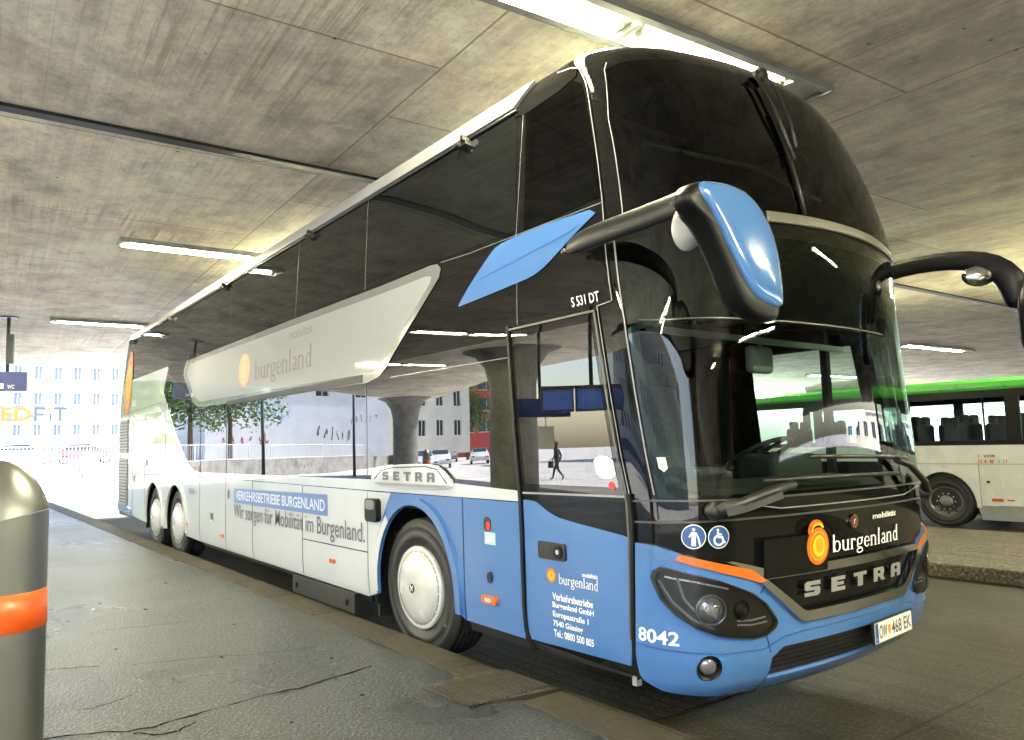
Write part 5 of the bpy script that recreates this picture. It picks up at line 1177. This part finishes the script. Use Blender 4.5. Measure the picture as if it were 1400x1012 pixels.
# ------------------------------------------------------------------ white and green bus in the far bay
def service_bus(x0, x1, y, lb):
    """kerb face at y, nose towards -x; x0 < x1"""
    t = empty('service_bus', (0,0,0), lb, 'bus')
    W_ = 2.35; yb = y+W_
    wx = -3.83; wz = .39
    ar = [(wx+.50*cos(pi*k/16), .36+.60*sin(pi*k/16)) for k in range(17)]
    ar2 = [(x1-1.9+.50*cos(pi*k/16), .36+.60*sin(pi*k/16)) for k in range(17)]
    lowp = [(x0+.05,.50),(wx-.50,.44)]+ar[::-1]+[(wx+.50,.40),(x1-2.4,.40)]+ar2[::-1]+[(x1-1.4,.40),(x1,.45),(x1,1.42),(x0,1.42)]
    mb = MB(); mb.prism(lowp, 0, .05, XZ(y+.05)).prism(lowp, 0, .05, XZ(yb)); mb.box(((x0+x1)/2,(y+yb)/2,.75),(x1-x0-.2,1.4,.5)).box((x0+.03,(y+yb)/2,.95),(.06,W_-.1,.94)).box((x1-.03,(y+yb)/2,.95),(.06,W_-.1,.94))
    mb.build('body', M['whitebus'], t)
    sk = [(wx+.56,.16),(x1-2.45,.16),(x1-2.45,.40),(wx+.50,.40)]
    MB().prism(sk, 0, .045, XZ(y+.05)).build('skirt', M['greyskirt'], t)
    MB().box(((x0+x1)/2,(y+yb)/2,.95),(x1-x0-.2,W_-.2,.05)).build('floor', M['dark'], t)
    mb = MB()
    for yy in (y+.025, yb-.025): mb.box(((x0+x1)/2,yy,1.46),(x1-x0,.05,.08)).box(((x0+x1)/2,yy,2.29),(x1-x0,.05,.13))
    xs = [x0+.06,-5.98,-4.36,-2.73,-1.0,.7,x1-.1]
    for i, xx in enumerate(xs):
        w = .16 if i != 3 else .20
        for yy in (y+.024, yb-.024): mb.box((xx,yy,1.87),(w,.048,.76))
    mb.build('window_surround', M['blacksatin'], t)
    for i in range(len(xs)-1):
        a, b = xs[i]+.08, xs[i+1]-.08
        MB().box(((a+b)/2,y+.02,1.86),(b-a,.008,.74)).build('window', M['clearglass'], t)
        MB().box(((a+b)/2,yb-.02,1.86),(b-a,.008,.74)).build('window', M['clearglass'], t)
    prof = [(y-.0,2.355),(y-.012,2.40),(y-.004,2.50),(y+.06,2.55)]
    MB().prism([(y,2.355),(y-.015,2.40),(y-.006,2.49),(y+.05,2.545),(yb-.05,2.545),(yb+.006,2.49),(yb+.015,2.40),(yb,2.355)], x0, x1, YZ(0)).build('green_cantrail', M['green'], t)
    MB().prism([(y+.07,2.546),(y+.4,2.562),(y+W_/2,2.572),(yb-.4,2.562),(yb-.07,2.546)], x0+.05, x1-.05, YZ(0)).build('roof', M['whitebus'], t)
    MB().box((-5.6,y+W_/2,2.66),(1.8,1.4,.20),bev=.08).build('roof_air_conditioner', M['greyskirt'], t)
    wheel(t, wx, y+.05, -1, R_=.44, cover=False); wheel(t, x1-1.9, y+.05, -1, R_=.44, cover=False); wheel(t, wx, yb-.05, 1, R_=.44, cover=False)
    mb = MB(); mb.prism([(wx+.52*cos(pi*k/16), .36+.62*sin(pi*k/16)) for k in range(17)][::1], .3, .32, XZ(y+.4)); 
    lip = [(wx+.56*cos(pi*k/16), .37+.65*sin(pi*k/16)) for k in range(17)]+[(wx+.50*cos(pi*k/16), .36+.60*sin(pi*k/16)) for k in range(17)][::-1]
    mb.build('wheel_housing', M['txtblack'], t); MB().prism(lip, 0, .025, XZ(y+.02)).build('wheel_arch', M['whitebus'], t)
    xf = XZ(y)
    s_ = MB()
    for q in ([(-3.27,.16),(-3.27,1.10)],[(x0,1.10),(x1-.1,1.10)],[(wx+.8,.405),(x1-2.5,.405)],[(-1.6,.16),(-1.6,1.42)]): s_.prism(stroke_poly(q,.012), 0, .003, xf)
    s_.build('panel_seam', M['greyskirt'], t)
    MB().prism(rrect(-3.19,.70,-2.94,.90,.02), 0, .008, xf).build('filler_flap', M['whitebus'], t); MB().prism(rrect(-3.17,.78,-3.12,.82,.01), .008, .012, xf).build('lock', M['txtblack'], t)
    MB().prism([(-3.115,.475),(-2.955,.475),(-2.955,.525),(-3.115,.525)], 0, .01, xf).build('indicator_lamp', M['orange'], t); MB().prism([(-2.90,.49),(-2.80,.49),(-2.80,.515),(-2.90,.515)], 0, .008, xf).build('side_marker', M['orange'], t)
    flat_tris('lettering', fit(text_tris('VOR', .03), -3.20, 1.215, -3.02, 1.255, .015), M['txtblack'], t, xf)
    flat_tris('chevron', polys_tris([(stroke_poly([(-3.27,1.26),(-3.235,1.235),(-3.27,1.21)], .014), [])]), M['green'], t, xf)
    for k, (c1, c2) in enumerate((('redvinyl','txtwhite'),('yellow','darkblue'),('redvinyl','yellow'),('teal','green'),('sun1','txtwhite'))):
        xx = -3.27+.085*k+ (.02 if k > 2 else 0); MB().prism([(xx,1.12),(xx+.05,1.12),(xx+.05,1.17),(xx,1.17)], 0, .004, xf).build('crest', M[c1], t); MB().prism([(xx+.016,1.13),(xx+.034,1.13),(xx+.034,1.16),(xx+.016,1.16)], .004, .006, xf).build('crest', M[c2], t)
    for x in [x0+.9+.78*k for k in range(int((x1-x0-1)/.78))]:
        for yy in (y+.5, y+1.75):
            b = MB().box((x,yy,1.45),(.12,.86,.72),bev=.05).build('seat', M['seat'], t); MB().box((x+.0,yy-.2,1.86),(.10,.24,.2),bev=.04).box((x,yy+.2,1.86),(.10,.24,.2),bev=.04).build('headrest', M['seat'], b)
    for x in (-5.0,-3.55,-2.0): MB().tube([(x,y+1.2,.95),(x,y+1.2,2.35)], .018, 8).build('grab_pole', M['silver'], t)
    MB().box((x1-1.3,y+.02,1.3),(.05,.04,2.0)).build('door_frame', M['blacksatin'], t)
    return t
service_bus(-7.55,2.9,11.7,'white bus with green roof stripe parked behind the coach on the right')

# ------------------------------------------------------------------ white coach parked ahead, mirrored in the windscreen
rc = empty('white_coach', (5.3,.25,0), 'white coach parked ahead, mirrored dark grey in the front windscreen', 'coach')
prof = [(0,.35),(2.5,.35),(2.55,1.0),(2.52,2.6),(2.40,3.35),(2.2,3.6),(.35,3.6),(.15,3.35),(.03,2.6),(0,1.0)]
MB().prism(prof, 0, 12.5, YZ(0)).build('body', M['whitebus'], rc)
MB().prism(rrect(.35,2.0,2.2,3.2,.1), -.02, .0, YZ(0)).build('rear_window', M['win'], rc)
MB().prism([(.1,1.72),(2.45,1.72),(2.45,1.98),(.1,1.98)], -.015, 0, YZ(0)).build('name_band', M['txtblack'], rc)
flat_tris('lettering', fit(slab_word(), .85, 1.79, 1.75, 1.91), M['txtsilver'], rc, Matrix(((0,0,-1,-.02),(-1,0,0,2.6),(0,1,0,0),(0,0,0,1))))
for y in (.08,2.30): MB().prism(rrect(y,1.0,y+.17,3.45,.06), -.03, 0, YZ(0)).build('tail_light', M['red'], rc)
for z in (1.45,1.28): MB().prism(stroke_poly(smooth_poly([(.4,z+.15),(.9,z),(1.6,z-.02),(2.2,z+.12)],2,False), .025), -.012, 0, YZ(0)).build('styling_line', M['txtblack'], rc)
MB().prism(rrect(.25,.95,.75,1.35,.02), -.012, 0, YZ(0)).build('hatch', M['greyskirt'], rc)
MB().box((-.05,1.27,.55),(.1,2.5,.3),bev=.04).build('bumper', M['greyskirt'], rc)
for x in (3.0,9.8): wheel(rc, x, .06, -1); wheel(rc, x, 2.48, 1)
MB().prism([(1.0,1.75),(12.2,1.75),(12.2,3.2),(1.0,3.2)], 0, .01, XZ(-.0)).build('side_glass', M['win'], rc)

# ------------------------------------------------------------------ person crossing the street, mirrored in the door glass
def person(x, y, z, rz, lb):
    J = {'pelvis':(0,0,.93,.125),'waist':(.01,0,1.08,.115),'chest':(.02,0,1.30,.135),'neck':(.03,0,1.47,.055),'head0':(.05,0,1.56,.075),'head1':(.05,0,1.68,.085),
     'shL':(.02,.19,1.40,.055),'elL':(-.10,.22,1.13,.042),'haL':(-.02,.24,.88,.032),'shR':(.02,-.19,1.40,.055),'elR':(.0,-.23,1.12,.042),'haR':(.16,-.22,.92,.032),
     'hipL':(0,.10,.88,.095),'knL':(.20,.09,.50,.062),'anL':(.30,.09,.10,.042),'toL':(.44,.09,.04,.03),'hipR':(0,-.10,.88,.095),'knR':(-.06,-.09,.50,.062),'anR':(-.34,-.09,.16,.042),'toR':(-.24,-.09,.04,.03)}
    E_ = [('pelvis','waist'),('waist','chest'),('chest','neck'),('neck','head0'),('head0','head1'),('chest','shL'),('shL','elL'),('elL','haL'),('chest','shR'),('shR','elR'),('elR','haR'),('pelvis','hipL'),('hipL','knL'),('knL','anL'),('anL','toL'),('pelvis','hipR'),('hipR','knR'),('knR','anR'),('anR','toR')]
    ks = list(J); me = bpy.data.meshes.new('person'); me.from_pydata([J[k][:3] for k in ks], [(ks.index(a), ks.index(b)) for a, b in E_], [])
    o = link('person', me, None, simple('dark clothing', (.03,.035,.04), .8)); o.location = (x,y,z); o.rotation_euler = (0,0,rz)
    o.modifiers.new('skin', 'SKIN'); sv = me.skin_vertices[0].data
    for i, k in enumerate(ks): sv[i].radius = (J[k][3], J[k][3]); sv[i].use_root = k == 'pelvis'
    o.modifiers.new('sub', 'SUBSURF').levels = 1
    tag(o, lb, 'person'); MB().lathe([(.095,1.60),(.105,1.68),(.09,1.76),(.001,1.80)], 16, Matrix.Translation((.04,0,0))).build('hair', M['bark'], o)
person(-22.3,-20.0,0,rad(160),'person in dark clothes walking across the sunlit street')
bagm = MB().box((0,0,.17),(.30,.12,.30),bev=.04).tube([(-.1,0,.32),(-.06,0,.42),(.06,0,.42),(.1,0,.32)], .01, 8).build('shoulder_bag', M['bark']); bagm.location = (-22.3-.15+.0,-20.0+.26,.55); tag(bagm, 'dark bag carried low by the person crossing the street', 'bag')

# ------------------------------------------------------------------ flatten anything deeper than a sub-part, camera, light
bpy.context.view_layer.update()
for _ in range(3):
    for o in list(bpy.data.objects):
        ch = []; q = o
        while q.parent: ch.append(q.parent); q = q.parent
        if len(ch) >= 3 and o.name.split('.')[0] != 'x':
            np_ = ch[-2]; mw = o.matrix_world.copy(); o.parent = np_; o.matrix_world = mw
SUN_EL, SUN_AZ = 50., -78.   # direction towards the sun, degrees from +x anticlockwise
w = bpy.data.worlds.new('World'); scn.world = w; w.use_nodes = True; nt = w.node_tree
sky = nt.nodes.new('ShaderNodeTexSky'); sky.sky_type = 'NISHITA'; sky.sun_disc = False; sky.sun_elevation = rad(SUN_EL); sky.sun_rotation = rad(90-SUN_AZ); sky.air_density = 1.2; sky.dust_density = 2.
bg = nt.nodes['Background']; bg.inputs[1].default_value = .15; nt.links.new(sky.outputs[0], bg.inputs[0])
sl = bpy.data.lights.new('sun', 'SUN'); sl.energy = 5.0; sl.angle = rad(.53); sl.color = (1.,.95,.88)
so = bpy.data.objects.new('sun', sl); COL.objects.link(so)
d = Vector((cos(rad(SUN_EL))*cos(rad(SUN_AZ)), cos(rad(SUN_EL))*sin(rad(SUN_AZ)), sin(rad(SUN_EL))))
so.rotation_euler = d.to_track_quat('Z', 'Y').to_euler(); so.location = (0,0,30)
CAMP = (1003.65049, 2.54653, 0.08773, -0.02117, 1.97387, -3.0325, 1.55945, -1.07741, 0.18995)
f, yaw, pitch, roll, cx_, cy_, cz_, px_, py_ = CAMP
Fv = Vector((cos(pitch)*cos(yaw), cos(pitch)*sin(yaw), sin(pitch))); Rv = Vector((sin(yaw), -cos(yaw), 0)); Uv = Rv.cross(Fv)
R2 = cos(roll)*Rv+sin(roll)*Uv; U2 = -sin(roll)*Rv+cos(roll)*Uv
cam = bpy.data.cameras.new('camera'); co = bpy.data.objects.new('camera', cam); COL.objects.link(co); scn.camera = co
co.matrix_world = Matrix(((R2.x,U2.x,-Fv.x,cx_),(R2.y,U2.y,-Fv.y,cy_),(R2.z,U2.z,-Fv.z,cz_),(0,0,0,1)))
cam.sensor_fit = 'HORIZONTAL'; cam.sensor_width = 36; cam.lens = f/1400*36
cam.shift_x = -px_*100/1400; cam.shift_y = py_*100/1400; cam.clip_end = 1500; cam.clip_start = .05
scn.view_settings.view_transform = 'Standard'; scn.view_settings.look = 'None'; scn.view_settings.exposure = 3.1; scn.view_settings.gamma = 1
scn.render.engine = 'CYCLES'
scn.cycles.max_bounces = 10; scn.cycles.diffuse_bounces = 5; scn.cycles.glossy_bounces = 5; scn.cycles.transparent_max_bounces = 16; scn.cycles.transmission_bounces = 4
scn.cycles.sample_clamp_indirect = 8.; scn.cycles.use_denoising = True; scn.cycles.caustics_reflective = False; scn.cycles.caustics_refractive = False
scn.render.resolution_x = 1024; scn.render.resolution_y = 740
